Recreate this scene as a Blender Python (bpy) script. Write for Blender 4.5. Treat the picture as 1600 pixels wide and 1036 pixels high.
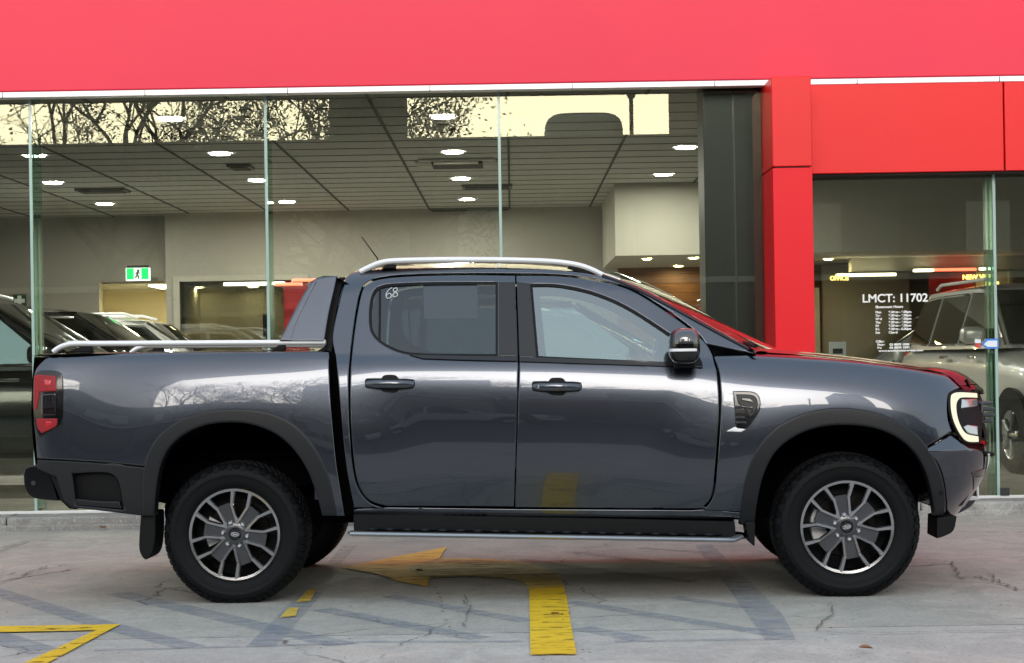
import bpy, bmesh, math, random
from math import sin, cos, pi, radians, sqrt
from mathutils import Vector, Matrix
from mathutils.geometry import delaunay_2d_cdt
random.seed(7)
for o in list(bpy.data.objects): bpy.data.objects.remove(o)
SC = bpy.context.scene
COL = SC.collection

# ------------------------------------------------------------------ camera, sky, sun, exposure
F = 2771.0; HC = 1.28; ROLL = radians(0.93); PX, PY = 800.0, 563.0
cd = bpy.data.cameras.new('camera'); cam = bpy.data.objects.new('camera', cd); COL.objects.link(cam)
cd.sensor_width = 36; cd.lens = F * 36 / 1600; cd.shift_y = (PY - 518) / 1600; cd.clip_end = 2000; cd.clip_start = .05
cam.matrix_world = Matrix.Translation((0, 0, HC)) @ Matrix.Rotation(pi/2, 4, 'X') @ Matrix.Rotation(-ROLL, 4, 'Z')
SC.camera = cam
SUN_EL, SUN_AZ = radians(10), radians(185)      # azimuth clockwise from +Y: dusk glow low behind the viewer
w = bpy.data.worlds.new("World"); SC.world = w; w.use_nodes = True
nt = w.node_tree; bg = nt.nodes['Background']
sky = nt.nodes.new('ShaderNodeTexSky'); sky.sky_type = 'NISHITA'; sky.sun_disc = False
sky.sun_elevation = SUN_EL; sky.sun_rotation = SUN_AZ; sky.air_density = 1.0; sky.dust_density = 1.0; sky.ozone_density = 1.0
veil = nt.nodes.new('ShaderNodeGamma'); veil.inputs[1].default_value = 0.15      # thin high cloud evens the sky out
nt.links.new(sky.outputs[0], veil.inputs[0]); hs = nt.nodes.new('ShaderNodeHueSaturation'); hs.inputs['Saturation'].default_value = 2.5
nt.links.new(veil.outputs[0], hs.inputs['Color']); nt.links.new(hs.outputs[0], bg.inputs[0]); bg.inputs[1].default_value = 0.15
sl = bpy.data.lights.new('sun', 'SUN'); sl.energy = 0.5; sl.angle = radians(40); sl.color = (1, .93, .84)
so = bpy.data.objects.new('sun', sl); COL.objects.link(so)
sd = Vector((sin(SUN_AZ)*cos(SUN_EL), cos(SUN_AZ)*cos(SUN_EL), sin(SUN_EL)))
so.rotation_euler = sd.to_track_quat('Z', 'Y').to_euler(); so.location = (-2, -10, 20)
SC.view_settings.view_transform = 'Standard'; SC.view_settings.look = 'None'
SC.view_settings.exposure = 2.8; SC.view_settings.gamma = 1.0
SC.render.engine = 'CYCLES'
SC.cycles.use_denoising = True
SC.cycles.max_bounces = 10; SC.cycles.transparent_max_bounces = 24; SC.cycles.glossy_bounces = 5
SC.cycles.sample_clamp_indirect = 6.0
SC.cycles.caustics_reflective = False; SC.cycles.caustics_refractive = False

# ------------------------------------------------------------------ pixel rays -> real places
CT, ST = cos(ROLL), sin(ROLL)
def ray(px, py):
    a, b = px - PX, PY - py
    return Vector(((a*CT + b*ST)/F, 1.0, (-a*ST + b*CT)/F))
def at_y(px, py, Y):
    d = ray(px, py); return Vector((d.x*Y, Y, HC + d.z*Y))
def at_z(px, py, z):
    d = ray(px, py); t = (z - HC)/d.z; return Vector((d.x*t, t, z))
def project(P):
    u, v = P.x/P.y*F, (P.z-HC)/P.y*F
    return (PX + u*CT - v*ST, PY - (u*ST + v*CT))

# ------------------------------------------------------------------ materials
MATS = {}
def newmat(name):
    m = bpy.data.materials.new(name); m.use_nodes = True; MATS[name] = m
    return m, m.node_tree, m.node_tree.nodes['Principled BSDF']
def pm(name, col, rough=.5, metal=0, coat=0, var=.12, scale=6, bump=0, bscale=60, spec=.5, coat_rough=.03, rvar=.0):
    m, t, b = newmat(name)
    b.inputs['Roughness'].default_value = rough; b.inputs['Metallic'].default_value = metal
    b.inputs['Coat Weight'].default_value = coat; b.inputs['Coat Roughness'].default_value = coat_rough
    b.inputs['Specular IOR Level'].default_value = spec
    N = t.nodes; tc = N.new('ShaderNodeTexCoord'); nz = N.new('ShaderNodeTexNoise')
    nz.inputs['Scale'].default_value = scale; nz.inputs['Detail'].default_value = 6
    t.links.new(tc.outputs['Object'], nz.inputs['Vector'])
    mx = N.new('ShaderNodeMix'); mx.data_type = 'RGBA'
    mx.inputs[6].default_value = (*[c*(1-var) for c in col], 1); mx.inputs[7].default_value = (*[min(1, c*(1+var)) for c in col], 1)
    t.links.new(nz.outputs['Fac'], mx.inputs[0]); t.links.new(mx.outputs[2], b.inputs['Base Color'])
    if rvar:
        mr = N.new('ShaderNodeMapRange'); mr.inputs[3].default_value = rough-rvar; mr.inputs[4].default_value = rough+rvar
        t.links.new(nz.outputs['Fac'], mr.inputs[0]); t.links.new(mr.outputs[0], b.inputs['Roughness'])
    if bump:
        n2 = N.new('ShaderNodeTexNoise'); n2.inputs['Scale'].default_value = bscale; n2.inputs['Detail'].default_value = 4
        t.links.new(tc.outputs['Object'], n2.inputs['Vector'])
        bp = N.new('ShaderNodeBump'); bp.inputs['Strength'].default_value = bump; bp.inputs['Distance'].default_value = .01
        t.links.new(n2.outputs['Fac'], bp.inputs['Height']); t.links.new(bp.outputs[0], b.inputs['Normal'])
    return m
def em(name, col, s):
    m, t, b = newmat(name)
    b.inputs['Base Color'].default_value = (*[min(.8, c) for c in col], 1)
    b.inputs['Emission Color'].default_value = (*col, 1); b.inputs['Emission Strength'].default_value = s
    return m
def glass(name, tint, refl, gcol=(1, 1, 1), rough=0.0, ior=1.5):
    m, t, b = newmat(name); N = t.nodes; N.remove(b)
    out = N['Material Output']
    tr = N.new('ShaderNodeBsdfTransparent'); tr.inputs[0].default_value = (*tint, 1)
    gl = N.new('ShaderNodeBsdfGlossy'); gl.inputs['Color'].default_value = (*gcol, 1); gl.inputs['Roughness'].default_value = rough
    fr = N.new('ShaderNodeFresnel'); fr.inputs[0].default_value = ior
    ad = N.new('ShaderNodeMath'); ad.operation = 'ADD'; ad.use_clamp = True; ad.inputs[1].default_value = refl
    t.links.new(fr.outputs[0], ad.inputs[0])
    mx = N.new('ShaderNodeMixShader'); t.links.new(ad.outputs[0], mx.inputs[0])
    t.links.new(tr.outputs[0], mx.inputs[1]); t.links.new(gl.outputs[0], mx.inputs[2]); t.links.new(mx.outputs[0], out.inputs[0])
    return m

# truck
pm('paint', (.066, .076, .097), .25, metal=1, coat=1.0, var=.06, scale=500, coat_rough=.012)
MATS['paint'].node_tree.nodes['Principled BSDF'].inputs['Coat IOR'].default_value = 1.6
pm('black_gloss', (.003, .003, .004), .12, coat=.4, var=.1)
pm('black_plastic', (.0035, .004, .005), .55, spec=.22, var=.15, scale=30, bump=.12, bscale=500)
pm('flare_plastic', (.0095, .011, .014), .36, spec=.4, var=.1, scale=30, bump=.1, bscale=500)
pm('liner', (.002, .002, .0025), .95, var=.3, scale=10, spec=.05)
pm('rubber', (.0022, .0027, .0036), .60, spec=.22, var=.3, scale=14, bump=.15, bscale=120)
pm('silver', (.90, .91, .92), .40, metal=.1, var=.03)
pm('brushed', (.42, .43, .44), .35, metal=.8, var=.05)
pm('chrome', (.85, .85, .86), .08, metal=1, var=.02)
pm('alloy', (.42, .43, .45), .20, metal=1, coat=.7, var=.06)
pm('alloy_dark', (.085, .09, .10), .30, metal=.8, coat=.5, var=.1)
pm('disc_metal', (.02, .019, .018), .4, metal=1, var=.2, scale=3)
pm('seat_cloth', (.05, .05, .052), .8, var=.2, scale=20)
pm('light_cloth', (.30, .31, .31), .8, var=.1)
pm('paper', (.72, .76, .76), .7, var=.04)
pm('chalk', (.75, .80, .82), .9, var=.1, scale=80)
pm('smoke_lens', (.010, .006, .008), .06, coat=1, var=.3, scale=20)
pm('red_lens', (.62, .012, .02), .12, coat=1, var=.15, scale=20)
pm('amber', (.75, .25, .02), .2, coat=.8)
em('red_glow', (.27, .002, .008), .018)
em('drl', (.40, .37, .27), .25)
pm('mirror_grey', (.10, .10, .105), .10, metal=.7, coat=1, var=.3, scale=30)
pm('lamp_clear', (.50, .52, .52), .15, metal=.6, coat=1, var=.3, scale=12)
glass('glass_rear', (.26, .29, .31), .05, (.80, .88, .95))
glass('glass_front', (.74, .82, .80), .22, (.86, .97, 1.0))
glass('glass_screen', (.55, .60, .58), .08)
glass('lens_clear', (.85, .87, .87), .04)
# building
pm('fascia_red_skylit', (.80, .030, .072), .50, var=.04, scale=1.2, spec=.35)  # pinker red: the pale sky's gloss is put into the colour
pm('panel_red', (.80, .014, .016), .42, var=.04, scale=1.5, spec=.35)
pm('column_red', (.80, .008, .018), .45, var=.04, scale=1.5, spec=.3)  # deeper copy of the cladding red, without the painted sky gloss
pm('joint_shadow_dark', (.02, .012, .012), .8)
pm('aluminium', (.80, .80, .80), .35, metal=.35, var=.06, scale=3)
pm('frame_dark', (.018, .019, .02), .5)
pm('charcoal_panel', (.022, .028, .031), .35, var=.2, scale=3)
pm('grime', (.03, .03, .03), .8)
glass('pane', (.86, .89, .85), .03, (.84, .82, .60))
glass('fin_glass', (.70, .82, .78), .03, (.8, 1, .93))
pm('fin_edge', (.36, .52, .48), .2, coat=.5, var=.1)
pm('wall_a', (.34, .32, .28), .85, var=.05, scale=2)
pm('wall_b', (.42, .40, .35), .85, var=.05, scale=2)
pm('wall_warm', (.62, .56, .42), .85, var=.05, scale=2)
pm('bulkhead', (.50, .48, .41), .85, var=.04)
pm('ceiling_grid', (.16, .16, .15), .7)
pm('ceil_white', (.55, .55, .52), .8)
pm('vent_dark', (.03, .03, .03), .7)
pm('dark_red', (.30, .012, .016), .6)
pm('white_lettering', (.88, .92, .90), .6, var=.02)
em('downlight', (1, .95, .85), 80)
em('warm_spot', (1, .80, .40), 40)
em('warm_panel', (1, .86, .52), 6)
em('led_white', (1, .90, .62), 1.3)
em('led_red', (1, .10, .05), 1.0)
em('exit_green', (.0, .75, .13), .22)
em('exit_white', (.85, 1, .85), .25)
em('yellow_sign', (1, .70, .18), 0.45)
pm('extinguisher', (.55, .01, .015), .25, coat=.6)
pm('sticker_blue', (.05, .22, .75), .5); pm('sticker_white', (.75, .82, .88), .5); pm('sticker_red', (.6, .05, .06), .5)
pm('sign_green', (.03, .10, .06), .6)
# showroom cars
pm('car_black', (.012, .013, .014), .15, coat=1, var=.05)
pm('car_white', (.70, .70, .68), .25, coat=.8, var=.03)
pm('car_silver', (.72, .73, .74), .32, metal=.4, coat=.8, var=.05)
pm('car_pearl', (.55, .57, .57), .30, metal=.3, coat=.8, var=.05)
glass('car_glass', (.10, .12, .12), .06)
glass('car_glass_pale', (.25, .36, .40), .50, (.72, .95, 1))
# street
pm('opp_wall', (.30, .29, .27), .8, var=.15, scale=1.2); pm('opp_dark', (.19, .19, .185), .7, var=.15, scale=1)
pm('opp_window', (.03, .035, .04), .1, coat=.5); pm('opp_white', (.62, .61, .58), .7, var=.1, scale=.8)
pm('brick', (.06, .06, .06), .8, var=.2, scale=3)
pm('bark', (.06, .05, .04), .9, var=.3, scale=10, bump=.4, bscale=30)
pm('leaf', (.05, .075, .025), .7, var=.4, scale=3); pm('dry_leaf', (.30, .14, .07), .8, var=.3, scale=20)
pm('metal_grey', (.22, .23, .24), .5, metal=.4)
pm('crack_fill', (.16, .15, .135), .95)
pm('debris', (.05, .045, .04), .9)

def marble_ground(name, c1, c2, cracks=True, blue=False):
    m, t, b = newmat(name); N, Lk = t.nodes, t.links
    tc = N.new('ShaderNodeTexCoord')
    def noise(s, d=6, r=.6, dist=0):
        n = N.new('ShaderNodeTexNoise'); n.inputs['Scale'].default_value = s; n.inputs['Detail'].default_value = d
        n.inputs['Roughness'].default_value = r; n.inputs['Distortion'].default_value = dist
        Lk.new(tc.outputs['Object'], n.inputs['Vector']); return n.outputs['Fac']
    def rng(x, a, bb, c=0, d=1):
        r = N.new('ShaderNodeMapRange'); Lk.new(x, r.inputs[0])
        for i, vv in zip((1, 2, 3, 4), (a, bb, c, d)): r.inputs[i].default_value = vv
        return r.outputs[0]
    def mixc(f, a, bb, mode='MIX'):
        x = N.new('ShaderNodeMix'); x.data_type = 'RGBA'; x.blend_type = mode
        if isinstance(f, float): x.inputs[0].default_value = f
        else: Lk.new(f, x.inputs[0])
        for s, q in ((6, a), (7, bb)):
            if isinstance(q, tuple): x.inputs[s].default_value = (*q, 1)
            else: Lk.new(q, x.inputs[s])
        return x.outputs[2]
    base = mixc(rng(noise(.9, 8, .65, .6), .35, .65), c1, c2)
    base = mixc(rng(noise(3.5, 8, .7, 1.2), .38, .62, 0, .8), base, (c1[0]*.80, c1[1]*.80, c1[2]*.82))
    base = mixc(rng(noise(1.7, 4, .5, .8), .56, .70, 0, .55), base, (c2[0]*1.02, c2[1]*.93, c2[2]*.88))   # warm stains
    base = mixc(rng(noise(.55, 5, .6, .5), .52, .68, 0, .55), base, (c1[0]*.78, c1[1]*.80, c1[2]*.84))
    base = mixc(rng(noise(30, 5, .85), .53, .66, 0, .75), base, (c1[0]*.5, c1[1]*.5, c1[2]*.5))
    base = mixc(rng(noise(55, 3, .8), .57, .67, 0, .7), base, (min(1, c2[0]*1.3), min(1, c2[1]*1.3), min(1, c2[2]*1.3)))
    if cracks:
        wv = N.new('ShaderNodeTexNoise'); wv.inputs['Scale'].default_value = 5; wv.inputs['Detail'].default_value = 5
        Lk.new(tc.outputs['Object'], wv.inputs['Vector'])
        va = N.new('ShaderNodeVectorMath'); va.operation = 'MULTIPLY_ADD'; va.inputs[1].default_value = (.22, .22, 0)
        Lk.new(wv.outputs['Color'], va.inputs[0]); Lk.new(tc.outputs['Object'], va.inputs[2])
        vo = N.new('ShaderNodeTexVoronoi'); vo.feature = 'DISTANCE_TO_EDGE'; vo.inputs['Scale'].default_value = .55
        Lk.new(va.outputs[0], vo.inputs['Vector'])
        cr = rng(vo.outputs['Distance'], .0, .0045, 1, 0)
        mk = rng(noise(.8, 3), .50, .56)
        ml = N.new('ShaderNodeMath'); ml.operation = 'MULTIPLY'; Lk.new(cr, ml.inputs[0]); Lk.new(mk, ml.inputs[1])
        base = mixc(ml.outputs[0], base, (.07, .065, .06))
    Lk.new(base, b.inputs['Base Color'])
    b.inputs['Roughness'].default_value = .8
    bp = N.new('ShaderNodeBump'); bp.inputs['Strength'].default_value = .35; bp.inputs['Distance'].default_value = .006
    Lk.new(noise(90, 5, .75), bp.inputs['Height']); Lk.new(bp.outputs[0], b.inputs['Normal'])
    return m
marble_ground('concrete', (.42, .40, .35), (.53, .505, .44))
marble_ground('footpath', (.48, .46, .41), (.58, .555, .50))
marble_ground('asphalt', (.06, .06, .06), (.09, .09, .088), cracks=False)
marble_ground('kerb_stone', (.26, .25, .235), (.45, .44, .41), cracks=False)
def paint_mat(name, col, lo, hi):
    """worn road paint: the pigment flakes off and the concrete below shows through"""
    m, t, b = newmat(name); N, Lk = t.nodes, t.links; out = N['Material Output']
    tc = N.new('ShaderNodeTexCoord'); n = N.new('ShaderNodeTexNoise'); n.inputs['Scale'].default_value = 9
    n.inputs['Detail'].default_value = 10; n.inputs['Roughness'].default_value = .72
    mp = N.new('ShaderNodeMapping'); mp.inputs['Scale'].default_value = (.6, 1.6, 1)
    Lk.new(tc.outputs['Object'], mp.inputs[0]); Lk.new(mp.outputs[0], n.inputs['Vector'])
    r = N.new('ShaderNodeMapRange'); r.inputs[1].default_value = lo; r.inputs[2].default_value = hi
    Lk.new(n.outputs['Fac'], r.inputs[0])
    n2 = N.new('ShaderNodeTexNoise'); n2.inputs['Scale'].default_value = 14; n2.inputs['Detail'].default_value = 6
    Lk.new(mp.outputs[0], n2.inputs['Vector'])
    mx = N.new('ShaderNodeMix'); mx.data_type = 'RGBA'
    mx.inputs[6].default_value = (*[c*.66 for c in col], 1); mx.inputs[7].default_value = (*[min(1, c*1.12) for c in col], 1)
    Lk.new(n2.outputs['Fac'], mx.inputs[0]); Lk.new(mx.outputs[2], b.inputs['Base Color'])
    b.inputs['Roughness'].default_value = .7
    tr = N.new('ShaderNodeBsdfTransparent'); ms = N.new('ShaderNodeMixShader')
    Lk.new(r.outputs[0], ms.inputs[0]); Lk.new(tr.outputs[0], ms.inputs[1]); Lk.new(b.outputs[0], ms.inputs[2]); Lk.new(ms.outputs[0], out.inputs[0])
    return m
paint_mat('yellow_paint', (1.0, .60, .02), .36, .47)
paint_mat('yellow_old', (.78, .54, .10), .28, .50)
paint_mat('yellow_worn_shade', (.72, .52, .14), .24, .56)  # worn, and duller because the truck's shade is put into the colour
paint_mat('yellow_head', (.92, .54, .05), .22, .50)
paint_mat('blue_paint', (.335, .37, .43), .30, .88)
paint_mat('cream_paint', (.48, .46, .42), .36, .66)

def tiles_mat():
    m, t, b = newmat('ceiling_tile'); N, Lk = t.nodes, t.links
    tc = N.new('ShaderNodeTexCoord'); n = N.new('ShaderNodeTexNoise'); n.inputs['Scale'].default_value = 120
    Lk.new(tc.outputs['Object'], n.inputs['Vector'])
    n3 = N.new('ShaderNodeTexNoise'); n3.inputs['Scale'].default_value = .5; Lk.new(tc.outputs['Object'], n3.inputs['Vector'])
    ad = N.new('ShaderNodeMath'); Lk.new(n.outputs['Fac'], ad.inputs[0]); Lk.new(n3.outputs['Fac'], ad.inputs[1])
    mx = N.new('ShaderNodeMix'); mx.data_type = 'RGBA'; mx.inputs[6].default_value = (.40, .40, .37, 1); mx.inputs[7].default_value = (.52, .52, .48, 1)
    r = N.new('ShaderNodeMapRange'); r.inputs[2].default_value = 2; Lk.new(ad.outputs[0], r.inputs[0])
    Lk.new(r.outputs[0], mx.inputs[0]); Lk.new(mx.outputs[2], b.inputs['Base Color']); b.inputs['Roughness'].default_value = .9
tiles_mat()
def wood_mat():
    m, t, b = newmat('timber'); N, Lk = t.nodes, t.links
    tc = N.new('ShaderNodeTexCoord'); mp = N.new('ShaderNodeMapping'); mp.inputs['Scale'].default_value = (1.2, 1, 14)
    Lk.new(tc.outputs['Object'], mp.inputs[0]); n = N.new('ShaderNodeTexNoise'); n.inputs['Scale'].default_value = 2; n.inputs['Detail'].default_value = 8
    Lk.new(mp.outputs[0], n.inputs['Vector'])
    mx = N.new('ShaderNodeMix'); mx.data_type = 'RGBA'; mx.inputs[6].default_value = (.07, .03, .014, 1); mx.inputs[7].default_value = (.30, .13, .05, 1)
    Lk.new(n.outputs['Fac'], mx.inputs[0])
    sx = N.new('ShaderNodeSeparateXYZ'); Lk.new(tc.outputs['Object'], sx.inputs[0])
    md = N.new('ShaderNodeMath'); md.operation = 'MODULO'; md.inputs[1].default_value = .14; Lk.new(sx.outputs['Z'], md.inputs[0])
    lt = N.new('ShaderNodeMath'); lt.operation = 'LESS_THAN'; lt.inputs[1].default_value = .008; Lk.new(md.outputs[0], lt.inputs[0])
    m2 = N.new('ShaderNodeMix'); m2.data_type = 'RGBA'; m2.inputs[7].default_value = (.01, .005, .003, 1)
    Lk.new(lt.outputs[0], m2.inputs[0]); Lk.new(mx.outputs[2], m2.inputs[6]); Lk.new(m2.outputs[2], b.inputs['Base Color']); b.inputs['Roughness'].default_value = .5
wood_mat()

# ------------------------------------------------------------------ object helpers
def tag(o, label=None, cat=None, group=None, kind=None):
    if label: o['label'] = label
    if cat: o['category'] = cat
    if group: o['group'] = group
    if kind: o['kind'] = kind
    return o
def thing(name, label, cat, loc=(0, 0, 0), rz=0, group=None):
    o = bpy.data.objects.new(name, None); COL.objects.link(o); o.location = loc; o.rotation_euler = (0, 0, rz)
    o.empty_display_size = .1
    return tag(o, label, cat, group)
class MB:
    def __init__(s): s.v = []; s.f = []
    def add(s, vs, fs):
        n = len(s.v); s.v += [Vector(q) for q in vs]; s.f += [tuple(i+n for i in q) for q in fs]; return s
    def box(s, x0, x1, y0, y1, z0, z1):
        vs = [(x, y, z) for x in (x0, x1) for y in (y0, y1) for z in (z0, z1)]
        return s.add(vs, [(0, 1, 3, 2), (4, 6, 7, 5), (0, 4, 5, 1), (2, 3, 7, 6), (0, 2, 6, 4), (1, 5, 7, 3)])
    def prism(s, poly, y0, y1):                       # poly in (x, z); extruded along y
        n = len(poly)
        ar = sum(poly[i][0]*poly[(i+1) % n][1]-poly[(i+1) % n][0]*poly[i][1] for i in range(n))
        if ar < 0: poly = poly[::-1]
        vs = [(x, y0, z) for x, z in poly] + [(x, y1, z) for x, z in poly]
        fs = [tuple(range(n)), tuple(range(2*n-1, n-1, -1))] + [(i, i+n, (i+1) % n+n, (i+1) % n) for i in range(n)]
        return s.add(vs, fs)
    def sheet(s, pts): return s.add(pts, [tuple(range(len(pts)))])
    def grid(s, fn, nu, nv, closeu=False):
        vs = [fn(i/(nu if closeu else nu-1), j/(nv-1)) for j in range(nv) for i in range(nu)]
        fs = []
        for j in range(nv-1):
            for i in range(nu if closeu else nu-1):
                k = (i+1) % nu
                fs.append((j*nu+i, j*nu+k, (j+1)*nu+k, (j+1)*nu+i))
        return s.add(vs, fs)
    def lathe(s, prof, n=48, a0=0, a1=2*pi, c=(0, 0, 0)):   # prof: (r, y); axis y
        full = abs(a1-a0-2*pi) < 1e-6; m = len(prof); cnt = n if full else n+1
        vs = []
        for i in range(cnt):
            a = a0+(a1-a0)*i/n
            vs += [(c[0]+r*cos(a), c[1]+y, c[2]+r*sin(a)) for r, y in prof]
        fs = []
        for i in range(n):
            k = (i+1) % cnt
            fs += [(i*m+j, i*m+j+1, k*m+j+1, k*m+j) for j in range(m-1)]
        return s.add(vs, fs)
    def tube(s, pts, r, n=8, ry=None, cap=True):
        pts = [Vector(p) for p in pts]; m = len(pts); vs = []
        rs = r if isinstance(r, (list, tuple)) else [r]*m
        up = Vector((0, 0, 1)) if abs((pts[-1]-pts[0]).normalized().z) < .9 else Vector((1, 0, 0))
        for i, p in enumerate(pts):
            d = (pts[min(i+1, m-1)]-pts[max(i-1, 0)]).normalized()
            a = d.cross(up).normalized(); b = a.cross(d)
            for k in range(n):
                t = 2*pi*k/n; vs.append(p + a*cos(t)*(rs[i] if ry is None else ry) + b*sin(t)*rs[i])
        fs = [(i*n+k, i*n+(k+1) % n, (i+1)*n+(k+1) % n, (i+1)*n+k) for i in range(m-1) for k in range(n)]
        if cap: fs += [tuple(range(n-1, -1, -1)), tuple((m-1)*n+k for k in range(n))]
        return s.add(vs, fs)
    def ball(s, c, rx, ry, rz, e=1.0, nu=24, nv=14, z0=-1, z1=1):
        def sp(v, p): return math.copysign(abs(v)**p, v)
        a0, a1 = math.asin(z0), math.asin(z1)
        def fn(u, v):
            a, b = 2*pi*u, a0+(a1-a0)*v
            return (c[0]+rx*sp(cos(b), e)*sp(cos(a), e), c[1]+ry*sp(cos(b), e)*sp(sin(a), e), c[2]+rz*sp(sin(b), e))
        return s.grid(fn, nu, nv, True)
    def xf(s, M): s.v = [M @ q for q in s.v]; return s
    def build(s, name, mat, parent=None, smooth=35, bevel=0, recalc=True):
        me = bpy.data.meshes.new(name); me.from_pydata([tuple(q) for q in s.v], [], s.f)
        if recalc:
            bm = bmesh.new(); bm.from_mesh(me); bmesh.ops.recalc_face_normals(bm, faces=bm.faces); bm.to_mesh(me); bm.free()
        me.materials.append(MATS[mat])
        if smooth:
            for p in me.polygons: p.use_smooth = True
            me.set_sharp_from_angle(angle=radians(smooth))
        o = bpy.data.objects.new(name, me); COL.objects.link(o)
        if parent: o.parent = parent
        if bevel:
            b = o.modifiers.new('bevel', 'BEVEL'); b.width = bevel; b.segments = 2; b.limit_method = 'ANGLE'; b.angle_limit = radians(35)
        return o
def text_mesh(name, body, size, mat, parent, M, bold=0.0, depth=.001, spacing=1.0, align='LEFT', xs=1.0):
    c = bpy.data.curves.new('tmp', 'FONT'); c.body = body; c.size = size; c.offset = bold; c.extrude = depth
    c.space_character = spacing; c.align_x = align
    t = bpy.data.objects.new('tmp', c); COL.objects.link(t)
    dg = bpy.context.evaluated_depsgraph_get(); dg.update()
    me = bpy.data.meshes.new_from_object(t.evaluated_get(dg)); bpy.data.objects.remove(t)
    me.materials.clear(); me.materials.append(MATS[mat]); me.name = name
    me.transform(M @ Matrix.Diagonal((xs, 1, 1, 1)))
    o = bpy.data.objects.new(name, me); COL.objects.link(o)
    if parent: o.parent = parent
    return o
UPRIGHT = Matrix.Rotation(pi/2, 4, 'X')
def smooth_px(pts, sub=5):
    """closed outline; points ending in 'c' are corners, the others are joined by a smooth curve"""
    n = len(pts); P = [Vector(p[:2]) for p in pts]; C = [len(p) > 2 for p in pts]; out = []
    for i in range(n):
        j = (i+1) % n
        p1, p2 = P[i], P[j]
        p0 = p1 if C[i] else P[i-1]; p3 = p2 if C[j] else P[(j+1) % n]
        if C[i] and C[j]: out.append(p1.copy()); continue
        for k in range(sub):
            t = k/sub; t2 = t*t; t3 = t2*t
            out.append(.5*((2*p1)+(p2-p0)*t+(2*p0-5*p1+4*p2-p3)*t2+(3*p1-p0-3*p2+p3)*t3))
    return out
def spl(xs, ys):
    n = len(xs); m = []
    for i in range(n):
        a, b = max(i-1, 0), min(i+1, n-1); m.append((ys[b]-ys[a])/(xs[b]-xs[a]))
    def f(x):
        if x <= xs[0]: return ys[0]+m[0]*(x-xs[0])
        if x >= xs[-1]: return ys[-1]+m[-1]*(x-xs[-1])
        i = 0
        while x > xs[i+1]: i += 1
        h = xs[i+1]-xs[i]; t = (x-xs[i])/h; t2 = t*t; t3 = t2*t
        return (2*t3-3*t2+1)*ys[i]+(t3-2*t2+t)*h*m[i]+(-2*t3+3*t2)*ys[i+1]+(t3-t2)*h*m[i+1]
    return f
def sstep(a, b, x):
    t = max(0., min(1., (x-a)/(b-a))); return t*t*(3-2*t)
# ------------------------------------------------------------------ the pickup: frame of reference
PSI = radians(2.4); WB = 1.635
TR = [0.15, 10.45]
def loc_ray(px, py, yl):
    d = ray(px, py); c, s = cos(PSI), sin(PSI)
    ox, oy = -TR[0], -TR[1]
    # rotate by +PSI (inverse of heading -PSI)
    o = Vector((c*ox - s*oy, s*ox + c*oy, HC)); dd = Vector((c*d.x - s*d.y, s*d.x + c*d.y, d.z))
    t = (yl - o.y)/dd.y; return o + dd*t
for _ in range(30):
    a, b = loc_ray(366, 833, -.92).x, loc_ray(1324, 826, -.92).x
    TR[0] += (a+b)/2; TR[1] *= (2*WB)/(b-a)
TRUCK = thing('pickup_truck', 'dark grey dual cab pickup with silver rails parked in front of the red showroom', 'pickup truck', (TR[0], TR[1], 0), -PSI)
def xz(px, py, yl): p = loc_ray(px, py, yl); return (p.x, p.z)
WZ = .368; WR = .385

shift = spl([-3, -.7, .2, .87, 1.16, 1.57, 1.92, 2.2, 2.6], [0, 0, .02, .052, .062, .092, .135, .18, .25])
doorp = spl([.40, .45, .50, .55, .60, .65, .70, .75, .80, .86, .95, 1.05, 1.12, 1.17, 1.22, 1.26, 1.30, 1.33, 1.35, 1.36, 1.40],
            [.875, .886, .897, .908, .919, .930, .9390, .9445, .9490, .9525, .9545, .9530, .9495, .9440, .934, .922, .905, .885, .850, .80, .70])
bedp = spl([.5, .65, .8, .95, 1.05, 1.15, 1.22, 1.28, 1.32, 1.345, 1.36, 1.37],
           [.940, .948, .953, .955, .9535, .947, .938, .925, .912, .895, .86, .80])
noselim = spl([.42, .50, .58, .65, .72, .80, .88, .95, 1.05, 1.15, 1.25], [2.36, 2.42, 2.47, 2.50, 2.52, 2.53, 2.52, 2.49, 2.47, 2.43, 2.38])
def plan(x, z, n=3.2, xa=1.72):
    if x <= xa: return 1.0
    t = min(.9999, (x-xa)/(noselim(z)-xa)); return max(0.02, 1-t**n)**(1/n)
TAILX = -2.76
def bump(x, z):
    r = 0
    for xw in (-WB, WB):
        d = sqrt((x-xw)**2 + ((z-WZ))**2)
        if d > .30: r += (.034 if xw < 0 else .044)*(.5+.5*cos(pi*max(0, min(1, (d-.56)/.62))))*sstep(.55, .8, z+.25)
    return r
def W_low(x, z):
    if x < -1.115+(1.33-z)*.10 and z < 1.40:
        v = bedp(min(1.40, z)) + bump(x, z) - .03*sstep(-1.9, -2.7, x) if x > -9 else 0
        t = max(0., min(1., (-(x) - 2.58)/.20)); v -= .10*(1-sqrt(max(0, 1-t*t)))
        return v
    return (doorp(min(1.40, z + shift(x))) + bump(x, z))*plan(x, z)
rooft = spl([-1.25, -1.0, -.6, 0, .4, .65, .9, 1.2], [1.74, 1.775, 1.80, 1.80, 1.765, 1.70, 1.585, 1.36])
def W_up(x, z):
    v = .898 - .36*(z-1.30) - .05*sstep(.55, 1.25, x) - .02*sstep(-.8, -1.2, x)
    k = max(0., 1-(rooft(x)-z)/.11)
    return v - .06*k*k
def W_side(x, z):
    zs = z + shift(x); f = sstep(1.275, 1.325, zs)
    if f <= 0: return W_low(x, z)
    if f >= 1: return W_up(x, z)
    return W_low(x, z)*(1-f) + W_up(x, z)*f
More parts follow.
